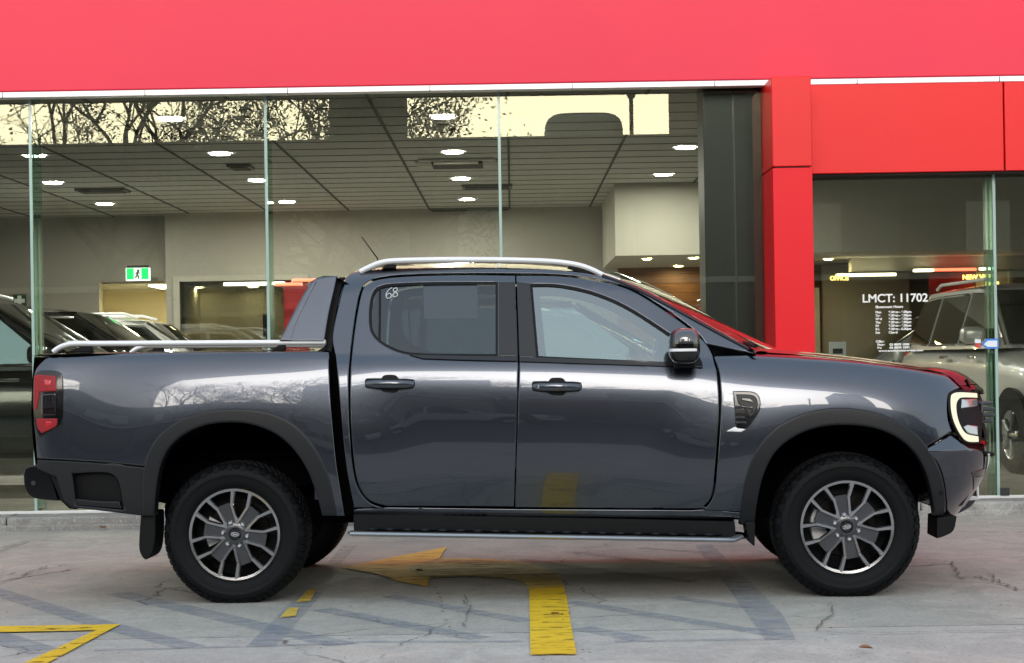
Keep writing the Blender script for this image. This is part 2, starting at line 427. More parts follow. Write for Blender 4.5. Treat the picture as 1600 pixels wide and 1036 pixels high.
def on_side(px, py, W=W_side, off=0):
    y = -.93
    for _ in range(24):
        x, z = xz(px, py, y); y = .5*y-.5*max(.30, min(1.2, W(x, z)+off))
    return (x, z)
def resample(P, sp):
    out = []; n = len(P)
    for i in range(n):
        a, b = Vector(P[i]), Vector(P[(i+1) % n]); L = (b-a).length
        if L < 1e-5: continue
        k = max(1, math.ceil(L/sp))
        for j in range(k): out.append(a+(b-a)*j/k)
    return out
def area2(P): return .5*sum(P[i][0]*P[(i+1) % len(P)][1]-P[(i+1) % len(P)][0]*P[i][1] for i in range(len(P)))
def inside(p, L):
    c = False; n = len(L)
    for i in range(n):
        a, b = L[i], L[i-1]
        if (a[1] > p[1]) != (b[1] > p[1]) and p[0] < (b[0]-a[0])*(p[1]-a[1])/(b[1]-a[1])+a[0]: c = not c
    return c
def inset(P, d):
    """move a CCW outline inwards by d"""
    P = [Vector(p) for p in P]
    if area2(P) < 0: P = P[::-1]
    n = len(P); out = []
    for i in range(n):
        a, b, c = P[i-1], P[i], P[(i+1) % n]
        n1 = Vector((-(b-a).y, (b-a).x)); n2 = Vector((-(c-b).y, (c-b).x))
        if n1.length < 1e-7 or n2.length < 1e-7: out.append(b.copy()); continue
        n1.normalize(); n2.normalize(); m = (n1+n2)
        if m.length < .2: m = n1
        m.normalize(); k = max(.45, m.dot(n1)); out.append(b+m*d/k)
    return out
MIRROR = []
def panel(name, out, mat, parent=None, W=W_side, holes=(), sp=.035, depth=.03, off=0.0, edge=.003, px=True, mirror=True, er=.006, wfun_n=None):
    """a body panel: outline (photo pixels or local x,z) filled with a fine mesh laid on the body surface y=-(W+off), with turned-in edges"""
    P = [on_side(p.x, p.y, W, off) for p in smooth_px(out)] if px else [tuple(p) for p in out]
    loops = []
    P = resample(P, sp)
    if area2(P) < 0: P = P[::-1]
    loops.append(P)
    for h in holes:
        h = resample(h, sp)
        if area2(h) > 0: h = h[::-1]
        loops.append(h)
    pts = []; edges = []; loopid = []
    for L in loops:
        n0 = len(pts); n = len(L); pts += [Vector((p[0], p[1])) for p in L]
        edges += [(n0+i, n0+(i+1) % n) for i in range(n)]; loopid.append((n0, n))
    nb = len(pts)
    def ok(p, m):
        if not inside(p, loops[0]): return False
        for h in loops[1:]:
            if inside(p, h): return False
        return True
    if er:
        for L in loops:
            n = len(L)
            for i in range(n):
                t = (Vector(L[(i+1) % n])-Vector(L[i-1]))
                if t.length < 1e-6: continue
                t.normalize(); q = Vector(L[i])+Vector((-t.y, t.x))*er
                if ok(q, 0): pts.append(q)
    bpts = [Vector((p[0], p[1])) for L in loops for p in L]
    x0 = min(p.x for p in bpts); x1 = max(p.x for p in bpts); z0 = min(p.y for p in bpts); z1 = max(p.y for p in bpts)
    from mathutils.kdtree import KDTree
    kd = KDTree(len(pts))
    for i, p in enumerate(pts): kd.insert((p.x, p.y, 0), i)
    kd.balance()
    z = z0+sp*.5; r = 0
    while z < z1:
        x = x0 + (sp*.5 if r % 2 else 0)
        while x < x1:
            q = Vector((x, z))
            if kd.find((x, z, 0))[2] > sp*.45 and ok(q, 0): pts.append(q)
            x += sp
        z += sp*.8; r += 1
    vs, es, fs, ov, oe, of = delaunay_2d_cdt(pts, edges, [], 0, 1e-6)
    V = []; NR = []; isb = {}
    for i, v in enumerate(vs):
        o = [k for k in ov[i] if k < nb]
        if o: isb[o[0]] = i
    e = .002
    bset = set(isb.values())
    def nrm(x, z):
        gx = (W(x+e, z)-W(x-e, z))/(2*e); gz = (W(x, z+e)-W(x, z-e))/(2*e)
        return Vector((-gx, -1, -gz)).normalized()
    for i, v in enumerate(vs):
        y = -(W(v.x, v.y)+off); n = nrm(v.x, v.y)
        V.append(Vector((v.x, y + (edge if i in bset else 0), v.y))); NR.append(n)
    F_ = []
    for f in fs:
        c = sum((vs[i] for i in f), Vector((0, 0)))/len(f)
        if ok(c, 0):
            a = area2([vs[i] for i in f])
            F_.append(tuple(f) if a > 0 else tuple(f[::-1]))
    for n0, n in loopid:
        idx = [isb.get(n0+i) for i in range(n)]
        for i in range(n):
            if idx[i] is None: continue
            a = Vector(loops[loopid.index((n0, n))][i-1]); b = Vector(loops[loopid.index((n0, n))][(i+1) % n]); t = b-a
            if t.length > 1e-7 and er:
                t.normalize(); o2 = Vector((t.y, 0, -t.x)); NR[idx[i]] = (NR[idx[i]]+o2*.9).normalized()
        if depth:
            base = len(V)
            for i in range(n):
                k = idx[i]
                if k is None: k = idx[i-1] or 0
                a = loops[loopid.index((n0, n))][i-1]; b = loops[loopid.index((n0, n))][(i+1) % n]; t = Vector(b)-Vector(a)
                t = t.normalized() if t.length > 1e-7 else Vector((1, 0)); o2 = Vector((t.y, 0, -t.x))
                V.append(V[k].copy()); NR.append(o2); V.append(V[k]+Vector((0, depth, 0))); NR.append(o2)
            for i in range(n):
                a = base+2*i; b = base+2*((i+1) % n); F_.append((a, a+1, b+1, b))
    me = bpy.data.meshes.new(name); me.from_pydata([tuple(v) for v in V], [], F_)
    me.materials.append(MATS[mat])
    for p in me.polygons: p.use_smooth = True
    me.normals_split_custom_set_from_vertices([tuple(n) for n in NR])
    o = bpy.data.objects.new(name, me); COL.objects.link(o); o.parent = parent or TRUCK
    if mirror and (parent is None or parent == TRUCK): MIRROR.append(o)
    return o
def part(mb, name, mat, parent=None, mirror=False, **k):
    o = mb.build(name, mat, parent or TRUCK, **k)
    if mirror: MIRROR.append(o)
    return o
def slab(out, y0, y1, name, mat, parent=None, mirror=False, at=None, bevel=.006, **k):
    """a solid piece: side outline traced at depth `at`, extruded from local y0 to y1"""
    P = [xz(p.x, p.y, y0 if at is None else at) for p in smooth_px(out)]
    return part(MB().prism(P, y0, y1), name, mat, parent, mirror, bevel=bevel, **k)

# ------------------------------------------------------------------ outlines (photo pixels)
REAR_DOOR = [(803, 792, 'c'), (808.5, 600), (809, 556), (804.5, 431, 'c'), (720, 430), (640, 432), (598, 436), (577, 443), (566, 456), (557, 500), (550, 556), (547.5, 600), (549, 670), (555, 735), (564, 765), (580, 783), (604, 791, 'c')]
FRONT_DOOR = [(805, 793, 'c'), (1080, 795), (1100, 790), (1112, 772), (1117, 730), (1123, 640), (1120, 585), (1109, 547), (1087, 522), (1040, 487), (985, 454), (930, 439), (870, 432), (807, 431, 'c'), (811.5, 556), (811, 600)]
REAR_WIN = [(778, 441, 'c'), (690, 441), (620, 443), (594, 447), (582, 458), (577, 480), (577, 508), (583, 525), (600, 540), (628, 552), (665, 556), (778, 557, 'c')]
FRONT_WIN = [(828, 444, 'c'), (872, 445), (925, 456), (978, 478), (1040, 517), (1078, 545), (1098, 572, 'c'), (838, 560, 'c')]
CAB = [(553, 793, 'c'), (543, 740), (537, 690), (531, 620), (525, 560), (520, 530), (524, 500), (536, 450), (542, 433), (556, 425), (590, 421), (650, 419), (740, 418), (840, 420), (900, 425), (940, 433), (985, 450), (1040, 478), (1100, 511), (1150, 538), (1180, 553, 'c'),
       (1103, 537, 'c'), (1088, 518.5), (1041, 483.5), (986, 450.5), (931, 435.5), (870, 428.5), (805, 427), (720, 426.5), (640, 428.5), (597, 432.5), (574, 440), (562, 455), (553, 500), (546.5, 556), (544, 600), (545.5, 670), (551.5, 735), (561, 767), (578, 786), (600, 794, 'c')]
FENDER = [(1112, 547, 'c'), (1107, 539, 'c'), (1182, 551.5, 'c'), (1240, 555), (1300, 560.5), (1360, 567.5), (1420, 576), (1478, 586, 'c'), (1500, 606, 'c'), (1484, 614), (1480, 630), (1481, 655), (1487, 674, 'c'), (1436, 704, 'c'), (1400, 675), (1360, 660), (1318, 653), (1275, 659), (1235, 677), (1205, 705), (1185, 740), (1173, 785), (1168, 800, 'c'), (1100, 797, 'c'), (1115, 775), (1121, 730), (1127, 640), (1124, 585)]
BED = [(86, 552, 'c'), (300, 550.5), (514, 550, 'c'), (515, 610), (519, 665), (525, 725), (533, 775), (538, 806, 'c'), (516, 806, 'c'), (505, 760), (487, 715), (455, 675), (415, 655), (370, 648), (320, 653), (275, 675), (247, 705), (235, 729, 'c'), (150, 721), (58, 716, 'c'), (56, 690), (52, 650), (51, 610), (55, 580), (70, 562)]
R_FLARE = [(222, 806, 'c'), (222, 770), (224, 735), (232, 705), (252, 676), (285, 654), (325, 642), (370, 638.5), (415, 643), (455, 660), (487, 692), (510, 735), (521, 775), (526, 806, 'c'),
           (503, 806, 'c'), (495, 775), (480, 735), (458, 702), (430, 678), (395, 664), (360, 660), (322, 664), (288, 678), (262, 702), (248, 735), (242, 775), (240, 806, 'c')]
F_FLARE = [(1156, 820, 'c'), (1158, 790), (1164, 750), (1178, 710), (1203, 676), (1235, 654), (1275, 641), (1318, 637), (1362, 643), (1402, 657), (1436, 682), (1460, 715), (1474, 750), (1478, 785), (1476, 806, 'c'),
           (1461, 806, 'c'), (1457, 775), (1448, 740), (1430, 707), (1400, 682), (1362, 668), (1318, 664), (1278, 668), (1242, 682), (1212, 706), (1194, 740), (1184, 780), (1179, 822, 'c')]

# ------------------------------------------------------------------ sheet metal
fender = panel('fender', FENDER, 'paint', W=W_low, sp=.03)
bed = panel('bed_side', BED, 'paint', W=W_low, sp=.03)
rw_in = [on_side(p.x, p.y) for p in smooth_px(REAR_WIN)]
fw_in = [on_side(p.x, p.y) for p in smooth_px(FRONT_WIN)]
BP_R = [(779, 441, 'c'), (804, 440.5, 'c'), (808.8, 557, 'c'), (779, 557, 'c')]
BP_F = [(807.5, 440.5, 'c'), (828, 443, 'c'), (838, 559.5, 'c'), (811.8, 558, 'c')]
rear_door = panel('rear_door', REAR_DOOR, 'paint', holes=[rw_in], sp=.03)
front_door = panel('front_door', FRONT_DOOR, 'paint', holes=[fw_in], sp=.03)
for door, win, wl, gm in ((rear_door, rw_in, REAR_WIN, 'glass_rear'), (front_door, fw_in, FRONT_WIN, 'glass_front')):
    inn = inset(resample(win, .02), .013)
    panel('window_seal', win, 'black_plastic', door, holes=[inn], off=-.004, px=False, sp=.02, edge=.001, er=0)
    panel('window', inset(resample(win, .03), .009), gm, door, off=-.012, px=False, sp=.05, depth=.004, edge=0, er=0)
panel('pillar_trim', BP_R, 'black_gloss', rear_door, off=.003, edge=.001, sp=.04, depth=.008)
panel('pillar_trim', BP_F, 'black_gloss', front_door, off=.003, edge=.001, sp=.04, depth=.008)
panel('belt_moulding', [(640, 554, 'c'), (720, 556, 'c'), (808.6, 557, 'c'), (808.8, 564, 'c'), (720, 562, 'c'), (660, 560, 'c')], 'black_gloss', rear_door, off=.010, sp=.012, depth=.02, er=0, edge=0)
panel('belt_moulding', [(812, 557.5, 'c'), (1095, 568, 'c'), (1098, 574, 'c'), (812, 564.5, 'c')], 'black_gloss', front_door, off=.010, sp=.012, depth=.02, er=0, edge=0)
panel('window_divider', [(592, 449, 'c'), (595.5, 449, 'c'), (594.5, 533, 'c'), (591, 529, 'c')], 'black_plastic', rear_door, off=-.008, sp=.03, depth=.004, edge=0, er=0)
panel('paper_sheet', [(661, 442, 'c'), (746, 441, 'c'), (746.5, 497, 'c'), (663, 498, 'c')], 'paper', rear_door, off=-.022, sp=.05, depth=.0005, edge=0, er=0, mirror=False)
cab = panel('cab_side', CAB, 'paint', sp=.025)
panel('sill_panel', [(552, 796, 'c'), (606, 793, 'c'), (800, 795.5, 'c'), (1080, 797.5, 'c'), (1104, 796, 'c'), (1168, 802, 'c'), (1168, 812, 'c'), (900, 808, 'c'), (556, 806, 'c')], 'paint', W=lambda x, z: W_low(x, z)-.012+.05*max(0, .505-z), sp=.04, off=.0)
# sail triangle behind the mirror
panel('mirror_base', [(1040, 568, 'c'), (1052, 531), (1066, 522, 'c'), (1085, 545), (1097, 566), (1096, 571, 'c'), (1042, 571, 'c')], 'black_plastic', front_door, off=.012, sp=.015, er=0, edge=0)
def open_px(pts, sub=6):
    out = []; P = [Vector(p) for p in pts]
    for i in range(len(P)-1):
        p0, p1, p2, p3 = P[max(i-1, 0)], P[i], P[i+1], P[min(i+2, len(P)-1)]
        for k in range(sub):
            t = k/sub; t2 = t*t; t3 = t2*t
            out.append(.5*((2*p1)+(p2-p0)*t+(2*p0-5*p1+4*p2-p3)*t2+(3*p1-p0-3*p2+p3)*t3))
    out.append(P[-1]); return out
# hand-written number on the rear window
def stroke(pxs, r=.0023, off=-.006):
    q = []
    for p in open_px(pxs, 4):
        x, z = on_side(p[0], p[1]); q.append((x, -(W_side(x, z)+off), z))
    return q
m = MB()
six = [(612.5, 449), (607, 453), (603.5, 459), (603.5, 464), (606.5, 466.3), (610.5, 464), (610.8, 460), (607.5, 458.2), (604, 461.5)]
eight = [(620, 449.5), (615, 451), (614.5, 454.5), (619, 457), (621, 461), (617, 464), (613.5, 461.5), (616, 457), (620.5, 453), (619.5, 449.5)]
m.tube(stroke(six), .0022, 6); m.tube(stroke(eight), .0022, 6)
part(m, 'chalk_number', 'chalk', rear_door)

# wheel arch trims
panel('wheel_arch_trim', R_FLARE, 'flare_plastic', W=lambda x, z: W_low(x, z)+.012, sp=.025, depth=.09, edge=.012, er=.012)
panel('wheel_arch_trim', F_FLARE, 'flare_plastic', W=lambda x, z: W_low(x, z)+.012, sp=.025, depth=.09, edge=.012, er=.012)
# liners
for xw in (-WB, WB):
    m = MB(); m.lathe([(.58, -.88 if xw < 0 else -.76), (.58, -.42), (.2, -.42)], 40, radians(13), radians(167), (xw, 0, WZ+.02))
    part(m, 'wheel_liner', 'liner', mirror=True, recalc=False)
m = MB(); m.box(-1.9, 2.1, -.42, .42, .38, .62); m.box(-1.0, 1.05, -.80, .80, .40, .52)
m.box(-2.5, -.95, -.55, .55, .60, .74)
part(m, 'chassis', 'liner')
for xw in (-WB, WB): part(MB().tube([(xw, -.75, WZ), (xw, .75, WZ)], .05, 10), 'axle', 'liner')
part(MB().ball((-WB, .05, WZ), .16, .16, .16), 'differential', 'liner')
part(MB().tube([(-2.3, .35, .40), (-1.0, .35, .38)], .07, 12), 'exhaust', 'liner')

# ------------------------------------------------------------------ roof, glass, bonnet
RT = [on_side(p[0], p[1]) for p in ((552, 427), (590, 421), (650, 419), (740, 418), (840, 420), (900, 425), (940, 433))]
rx = spl([p[0] for p in RT], [p[1] for p in RT])
X0, X1 = RT[0][0], RT[-1][0]
def roof(u, v):
    x = X0+(X1-X0)*u + .10*(u**6)*(1-(2*v-1)**2); s = 2*v-1; xe = X0+(X1-X0)*u
    we = W_side(xe, rx(xe))-.002
    z = rx(xe)+.055*(1-abs(s)**2.4)*(1-.35*u**4)
    return (x, -we+2*we*v, z)
part(MB().grid(roof, 24, 31), 'roof', 'paint')
AP = [on_side(p[0], p[1]) for p in ((941, 432.5), (985, 449), (1040, 477), (1100, 510), (1150, 537), (1180, 552))]
apx = spl([i/5 for i in range(6)], [p[0] for p in AP]); apz = spl([i/5 for i in range(6)], [p[1] for p in AP])
def wind(u, v):
    x, z = apx(u), apz(u); we = W_side(x, z)-.012; s = 2*v-1
    return (x+(.10+.10*u)*(1-abs(s)**2.2), s*we, z+.022*(1-abs(s)**4)+.028*(1-u)*(1-s*s))
part(MB().grid(wind, 16, 25), 'windscreen', 'glass_screen')
# pillar finisher along the screen edge: bright strip
m = MB(); m.tube([(apx(t), -(W_side(apx(t), apz(t))-.02), apz(t)+.006) for t in [i/14 for i in range(15)]], .012, 8)
part(m, 'windscreen_trim', 'black_gloss', mirror=True)
def back(u, v):
    z = 1.30+(rx(X0+.02)-.06-1.30)*u; s = 2*v-1; x = -1.16+.10*u
    return (x, s*(W_up(-1.0, z)-.07), z)
part(MB().grid(back, 6, 9), 'rear_screen', 'glass_rear')
part(MB().box(-1.20, -1.17, -.90, .90, .55, 1.30), 'cab_back', 'paint')
# bonnet: side edge follows the fender top
W_hood = lambda x, z: .80*plan(x, z)
HB = [on_side(p[0], p[1], W_hood) for p in ((1180, 549.5), (1240, 553.5), (1300, 559), (1360, 566), (1420, 574.5), (1478, 584), (1500, 603))]
hx = [p[0] for p in HB]; hz = spl(hx, [p[1] for p in HB])
HX0, HX1 = hx[0], hx[-1]
def bonnet(u, v):
    xe = HX0+(HX1-HX0)*u; s = 2*v-1
    we = W_hood(xe, hz(xe))+.002
    x = xe - .10*(1-u)*0 + .20*(1-abs(s)**3)*(u**2) + .17*(1-u)*(1-s*s)
    dz = .016*sstep(1, .85, abs(s)) - .012*sstep(.72, .5, abs(s)) - .03*u**4*(1-abs(s))
    return (x, s*we, hz(xe)+dz*(1-.35*u))
part(MB().grid(bonnet, 26, 41), 'bonnet', 'paint')
m = MB(); m.grid(lambda u, v: (bonnet(1, v)[0]-.02+.05*sin(pi*u*.6), bonnet(1, v)[1], bonnet(1, v)[2]+.008-.055*u), 6, 31)
part(m, 'bonnet_lip', 'black_gloss')
# scuttle and wipers
m = MB(); m.grid(lambda u, v: (AP[-1][0]-.02+.10*u+.18*(1-(2*v-1)**2), (2*v-1)*.80, AP[-1][1]+.012*sin(pi*u)), 5, 19)
part(m, 'scuttle', 'black_plastic')
for s in (-1, 1):
    m = MB(); m.tube([(1.17, -.55+.25*s-.1, 1.335), (1.10, -.30+.3*s, 1.365), (1.16, .1+.3*s, 1.36)], .012, 6)
    part(m, 'wiper', 'black_plastic')

# ------------------------------------------------------------------ front end
def nose(zb, zt, a0, a1, off=0, n=3.2, xa=1.72, nu=40, nv=10, W0=None):
    """surface wrapped round the front between heights zb..zt; a in 0..1 runs from the near flank to the far flank"""
    def fn(u, v):
        z = zb+(zt-zb)*v; a = pi*(a0+(a1-a0)*u)
        w = doorp(z+shift(2.2))+off; xf = noselim(z)+off
        return (xa+(xf-xa)*abs(sin(a))**(2/n), -w*math.copysign(abs(cos(a))**(2/n), cos(a)), z)
    return MB().grid(fn, nu, nv)
BUMP = [(1438, 707, 'c'), (1489, 677, 'c'), (1500, 690), (1514, 700, 'c'), (1530, 703, 'c'), (1537, 715), (1530, 780), (1512, 800), (1492, 808, 'c'), (1478, 806, 'c'), (1479, 785), (1475, 750), (1462, 718)]
def W_bump(x, z): return W_low(x, z) - .42*max(0, z-.765) - .20*max(0, .765-z)
panel('bumper_corner', BUMP, 'paint', W=W_bump, sp=.015, off=.010)
part(nose(.50, .78, .30, .70, -.014, nu=40, nv=14), 'front_bumper', 'paint')
part(nose(.80, 1.14, .32, .68, -.025, nu=30, nv=8), 'grille', 'black_plastic')
for z in (.93, 1.0, 1.07):
    part(nose(z-.014, z+.014, .31, .69, -.005, nu=30, nv=3), 'grille_slat', 'black_gloss')
part(nose(.44, .53, .28, .72, -.004, nu=44, nv=6), 'skid_plate', 'brushed')
# headlight: dark housing, C-shaped white lamp, inner lens and grille bar ends
HL = [(1482, 617), (1489, 610.5), (1505, 609), (1528, 611.5, 'c'), (1535, 650, 'c'), (1532, 693, 'c'), (1512, 693), (1500, 684), (1489, 664), (1482.5, 642)]
hl = panel('headlight', HL, 'black_plastic', off=.004, sp=.02)
C1 = [(1486, 621), (1490, 615), (1501, 613), (1527, 614.5, 'c'), (1527.5, 621.5, 'c'), (1505, 621), (1498, 624), (1494.5, 633), (1496, 650), (1502, 667), (1511, 678), (1529, 682, 'c'), (1529.5, 690.5, 'c'), (1513, 690), (1503, 682), (1492, 662), (1486.5, 641)]
panel('daytime_lamp', C1, 'drl', hl, off=.010, sp=.015, depth=.008, edge=.003, er=.004)
panel('lamp_reflector', [(1506, 667, 'c'), (1512, 664, 'c'), (1528, 666, 'c'), (1528.5, 680, 'c'), (1513, 677)], 'lamp_clear', hl, off=.009, sp=.02)
panel('lamp_reflector', [(1503, 624, 'c'), (1527, 623.5, 'c'), (1528, 634, 'c'), (1502, 638, 'c')], 'lamp_clear', hl, off=.009, sp=.02)
m = MB()
m.box(2.18, 2.33, -.715, -.55, .905, 1.04)
m.box(2.30, 2.415, -.675, -.50, .89, 1.02)
o = part(m, 'grille_end', 'black_gloss', bevel=.015, mirror=True)
m = MB()
for k, z in enumerate((.905, .938, .971, 1.002)): m.box(2.32, 2.50-.01*abs(k-1.5), -.58, .58, z-.011, z+.011)
part(m, 'grille_bar', 'alloy_dark', bevel=.006)
# fog lamp pocket with bright L trim
panel('fog_pocket', [(1517, 738, 'c'), (1541, 730, 'c'), (1531, 781, 'c'), (1518, 781, 'c')], 'black_gloss', W=W_bump, off=.014, sp=.015)
panel('fog_lamp', [(1521, 745, 'c'), (1536, 743, 'c'), (1531, 764, 'c'), (1521, 766, 'c')], 'smoke_lens', W=W_bump, off=.018, sp=.02)
panel('fog_trim', [(1544.5, 709, 'c'), (1548, 709, 'c'), (1534, 782, 'c'), (1517, 783.5, 'c'), (1517.5, 778.5, 'c'), (1530, 777, 'c')], 'silver', W=W_bump, off=.022, sp=.012)
m = MB(); m.prism([xz(*p, -.55) for p in ((1513, 700), (1548, 706), (1545, 712), (1512, 712))], -.66, .66)
part(m, 'bumper_step', 'black_plastic', bevel=.01)
slab([(1463, 808, 'c'), (1494, 806, 'c'), (1489, 828), (1475, 837), (1462, 841, 'c')], -.86, -.60, 'air_dam', 'black_plastic', mirror=True, at=-.84)

# ------------------------------------------------------------------ tail
TL = [(60, 580), (70, 578.5), (88, 580), (97, 588), (98.5, 620), (97, 657), (90, 668), (61, 684, 'c'), (55, 668), (51.5, 640), (51.5, 605), (54, 586)]
tl = panel('taillight', TL, 'black_gloss', W=W_low, off=.006, sp=.02)
panel('red_lens', [(53, 588, 'c'), (62, 585.5), (87, 588, 'c'), (88, 611, 'c'), (62, 612, 'c'), (57, 640, 'c'), (53, 640, 'c')], 'red_glow', tl, W=W_low, off=.011, sp=.02, depth=.006)
panel('lens_core', [(69, 593, 'c'), (79, 594, 'c'), (79, 602, 'c'), (70, 602, 'c')], 'red_lens', tl, W=W_low, off=.014, sp=.02, depth=.003)
panel('red_lens', [(62, 654, 'c'), (89, 654, 'c'), (87, 666), (65, 677, 'c'), (58, 668), (56, 654, 'c')], 'red_glow', tl, W=W_low, off=.011, sp=.02, depth=.006)
panel('lens_core', [(71, 659, 'c'), (80, 659, 'c'), (79, 664, 'c'), (72, 667, 'c')], 'red_lens', tl, W=W_low, off=.014, sp=.02, depth=.003)
panel('lens_ring', [(64, 616, 'c'), (86, 615, 'c'), (86, 649, 'c'), (64, 649, 'c')], 'smoke_lens', tl, W=W_low, off=.010, sp=.02, depth=.004)
part(MB().grid(lambda u, v: (-2.745-.02*sin(pi*u)-.012*(1-(2*v-1)**4), (2*v-1)*.80, .72+.62*u), 10, 19), 'tailgate', 'paint')
part(MB().grid(lambda u, v: (TAILX+.16*u, (2*v-1)*.80, 1.345+.012*sin(pi*u)), 5, 9), 'tailgate_cap', 'black_plastic')
# lower bed side and bumper
LOWB = [(58, 718.5, 'c'), (150, 723.5), (234, 731.5, 'c'), (226, 770), (223, 806, 'c'), (190, 802), (140, 796, 'c'), (112, 793, 'c'), (100, 782, 'c'), (88, 745, 'c'), (58, 732, 'c')]
POCK = [(112, 740, 'c'), (150, 738), (174, 741), (186, 757), (193, 797, 'c'), (118, 790, 'c')]
pk = [on_side(p.x, p.y, W_low) for p in smooth_px(POCK)]
panel('rear_valance', LOWB, 'flare_plastic', W=W_low, holes=[pk], off=-.004, sp=.025, depth=.06)
panel('valance_pocket', POCK, 'black_plastic', W=W_low, off=-.055, sp=.04, depth=.01)
panel('pocket_lip', [(113, 779, 'c'), (150, 783), (186, 784, 'c'), (190, 795, 'c'), (118, 790, 'c')], 'flare_plastic', W=W_low, off=-.012, sp=.03)
RB = [(37, 736), (44, 729), (58, 727, 'c'), (74, 731, 'c'), (80, 745), (92, 783, 'c'), (60, 780), (46, 774), (38, 760)]
slab(RB, -.84, .84, 'rear_bumper', 'black_gloss', at=-.84, bevel=.03)
slab([(76, 738, 'c'), (93, 738, 'c'), (106, 786, 'c'), (128, 790, 'c'), (120, 796, 'c'), (108, 795, 'c'), (95, 783, 'c')], -.87, -.40, 'bumper_bracket', 'black_plastic', mirror=True)
m = MB(); p = xz(52, 755, -.845); m.lathe([(0, -.003), (.012, -.003), (.014, 0)], 14, c=(p[0], -.842, p[1])); part(m, 'parking_sensor', 'alloy_dark', mirror=True)
p = xz(1471, 770, -.95); m = MB(); m.lathe([(0, -.006), (.012, -.006), (.014, .004)], 14, c=(p[0], -(W_low(*p)+.014), p[1])); part(m, 'parking_sensor', 'black_gloss', mirror=True)

# bed: tub, rails, sail hoop
m = MB(); m.box(-2.66, -1.22, -.42, .42, .76, .78); m.box(-1.25, -1.22, -.74, .74, .78, 1.33)
for s in (-1, 1): m.box(-2.66, -1.22, s*.74-.01, s*.74+.01, 1.02, 1.33)
part(m, 'bed_tub', 'black_plastic')
part(MB().grid(lambda u, v: (-2.68+1.47*u, -.875+.135*v, 1.352+.006*sin(pi*v)), 20, 5), 'bed_capping', 'black_plastic', mirror=True)
part(MB().grid(lambda u, v: (-2.60+1.3*u, -.72+1.44*v, 1.325), 14, 9), 'tonneau_cover', 'black_plastic')
def rail(pts, y, n=10, h=.016, wd=.022):
    q = []
    for p in smooth_px([pts[0][:2]+('c',)] + pts[1:-1] + [pts[-1][:2]+('c',)], 6):
        x, z = xz(p.x, p.y, y); q.append((x, y, z))
        if abs(p.x-pts[-1][0]) < 1e-6: break
    return q
br = [(84, 550), (92, 544), (103, 539.5), (118, 537), (160, 537), (300, 536.3), (420, 535.6), (509, 535)]
part(MB().tube([(*xz(p.x, p.y, -.82)[:1], -.82, xz(p.x, p.y, -.82)[1]) for p in open_px(br)], .0155, 12, .024), 'bed_rail', 'silver', mirror=True)
slab([(125, 542, 'c'), (143, 541, 'c'), (145, 551, 'c'), (100, 551, 'c')], -.835, -.805, 'rail_foot', 'black_plastic', mirror=True)
slab([(420, 549, 'c'), (436, 539, 'c'), (446, 539, 'c'), (446, 549, 'c')], -.835, -.805, 'rail_foot', 'black_plastic', mirror=True)
rr = [(563, 425), (578, 417.5), (595, 411), (620, 407.8), (700, 406.2), (790, 406.6), (860, 409), (900, 414), (925, 422), (945, 432), (968, 440)]
YR = -.655
part(MB().tube([(xz(p.x, p.y, YR)[0], YR, xz(p.x, p.y, YR)[1]) for p in open_px(rr)], .0165, 12, .024), 'roof_rail', 'silver', mirror=True)
slab([(596, 420, 'c'), (604, 414, 'c'), (619, 413, 'c'), (619, 420, 'c')], YR-.015, YR+.015, 'roof_rail_foot', 'black_plastic', mirror=True, at=YR)
slab([(886, 420, 'c'), (890, 414, 'c'), (912, 419), (930, 429, 'c'), (905, 425, 'c')], YR-.015, YR+.015, 'roof_rail_foot', 'black_plastic', mirror=True, at=YR)
# sail panel: leans in with the cab
def W_sail(x, z): return .870 - .30*(z-1.33) - .02*sstep(-1.45, -1.75, x)
SAIL = [(437, 533, 'c'), (450, 506), (470, 467), (487, 441), (500, 434.5), (515, 432), (526, 431.5, 'c'), (522, 450), (513, 490), (506, 533, 'c')]
panel('sports_bar', SAIL, 'paint', W=W_sail, sp=.025, depth=.10)
panel('sports_bar_edge', [(437.5, 532, 'c'), (451, 506), (471, 467), (488, 441), (496, 436.5), (480, 468), (462, 506), (455, 532, 'c')], 'paint', W=lambda x, z: W_sail(x, z)-.018*1, off=.022, sp=.025, depth=.02)
panel('sports_bar_gasket', [(527, 434, 'c'), (537, 433, 'c'), (530, 460), (523, 500), (520, 533), (518, 549, 'c'), (507, 546, 'c'), (508, 533), (514, 490), (523, 450)], 'black_plastic', W=lambda x, z: W_sail(x, z)-.075, sp=.012, depth=.08, er=0, edge=0)
q1 = on_side(505, 436, W_sail)
part(MB().grid(lambda u, v: (q1[0]-.10+.24*u, (2*v-1)*.73, q1[1]-.03+.05*sin(pi*u)+.015*(1-(2*v-1)**2)), 8, 13), 'sports_bar_top', 'paint')
slab([(514, 550, 'c'), (531, 556, 'c'), (536, 640, 'c'), (543, 720, 'c'), (556, 806, 'c'), (534, 806, 'c'), (524, 740, 'c'), (516, 640, 'c')], -.86, -.50, 'bed_gap_filler', 'liner', mirror=True)

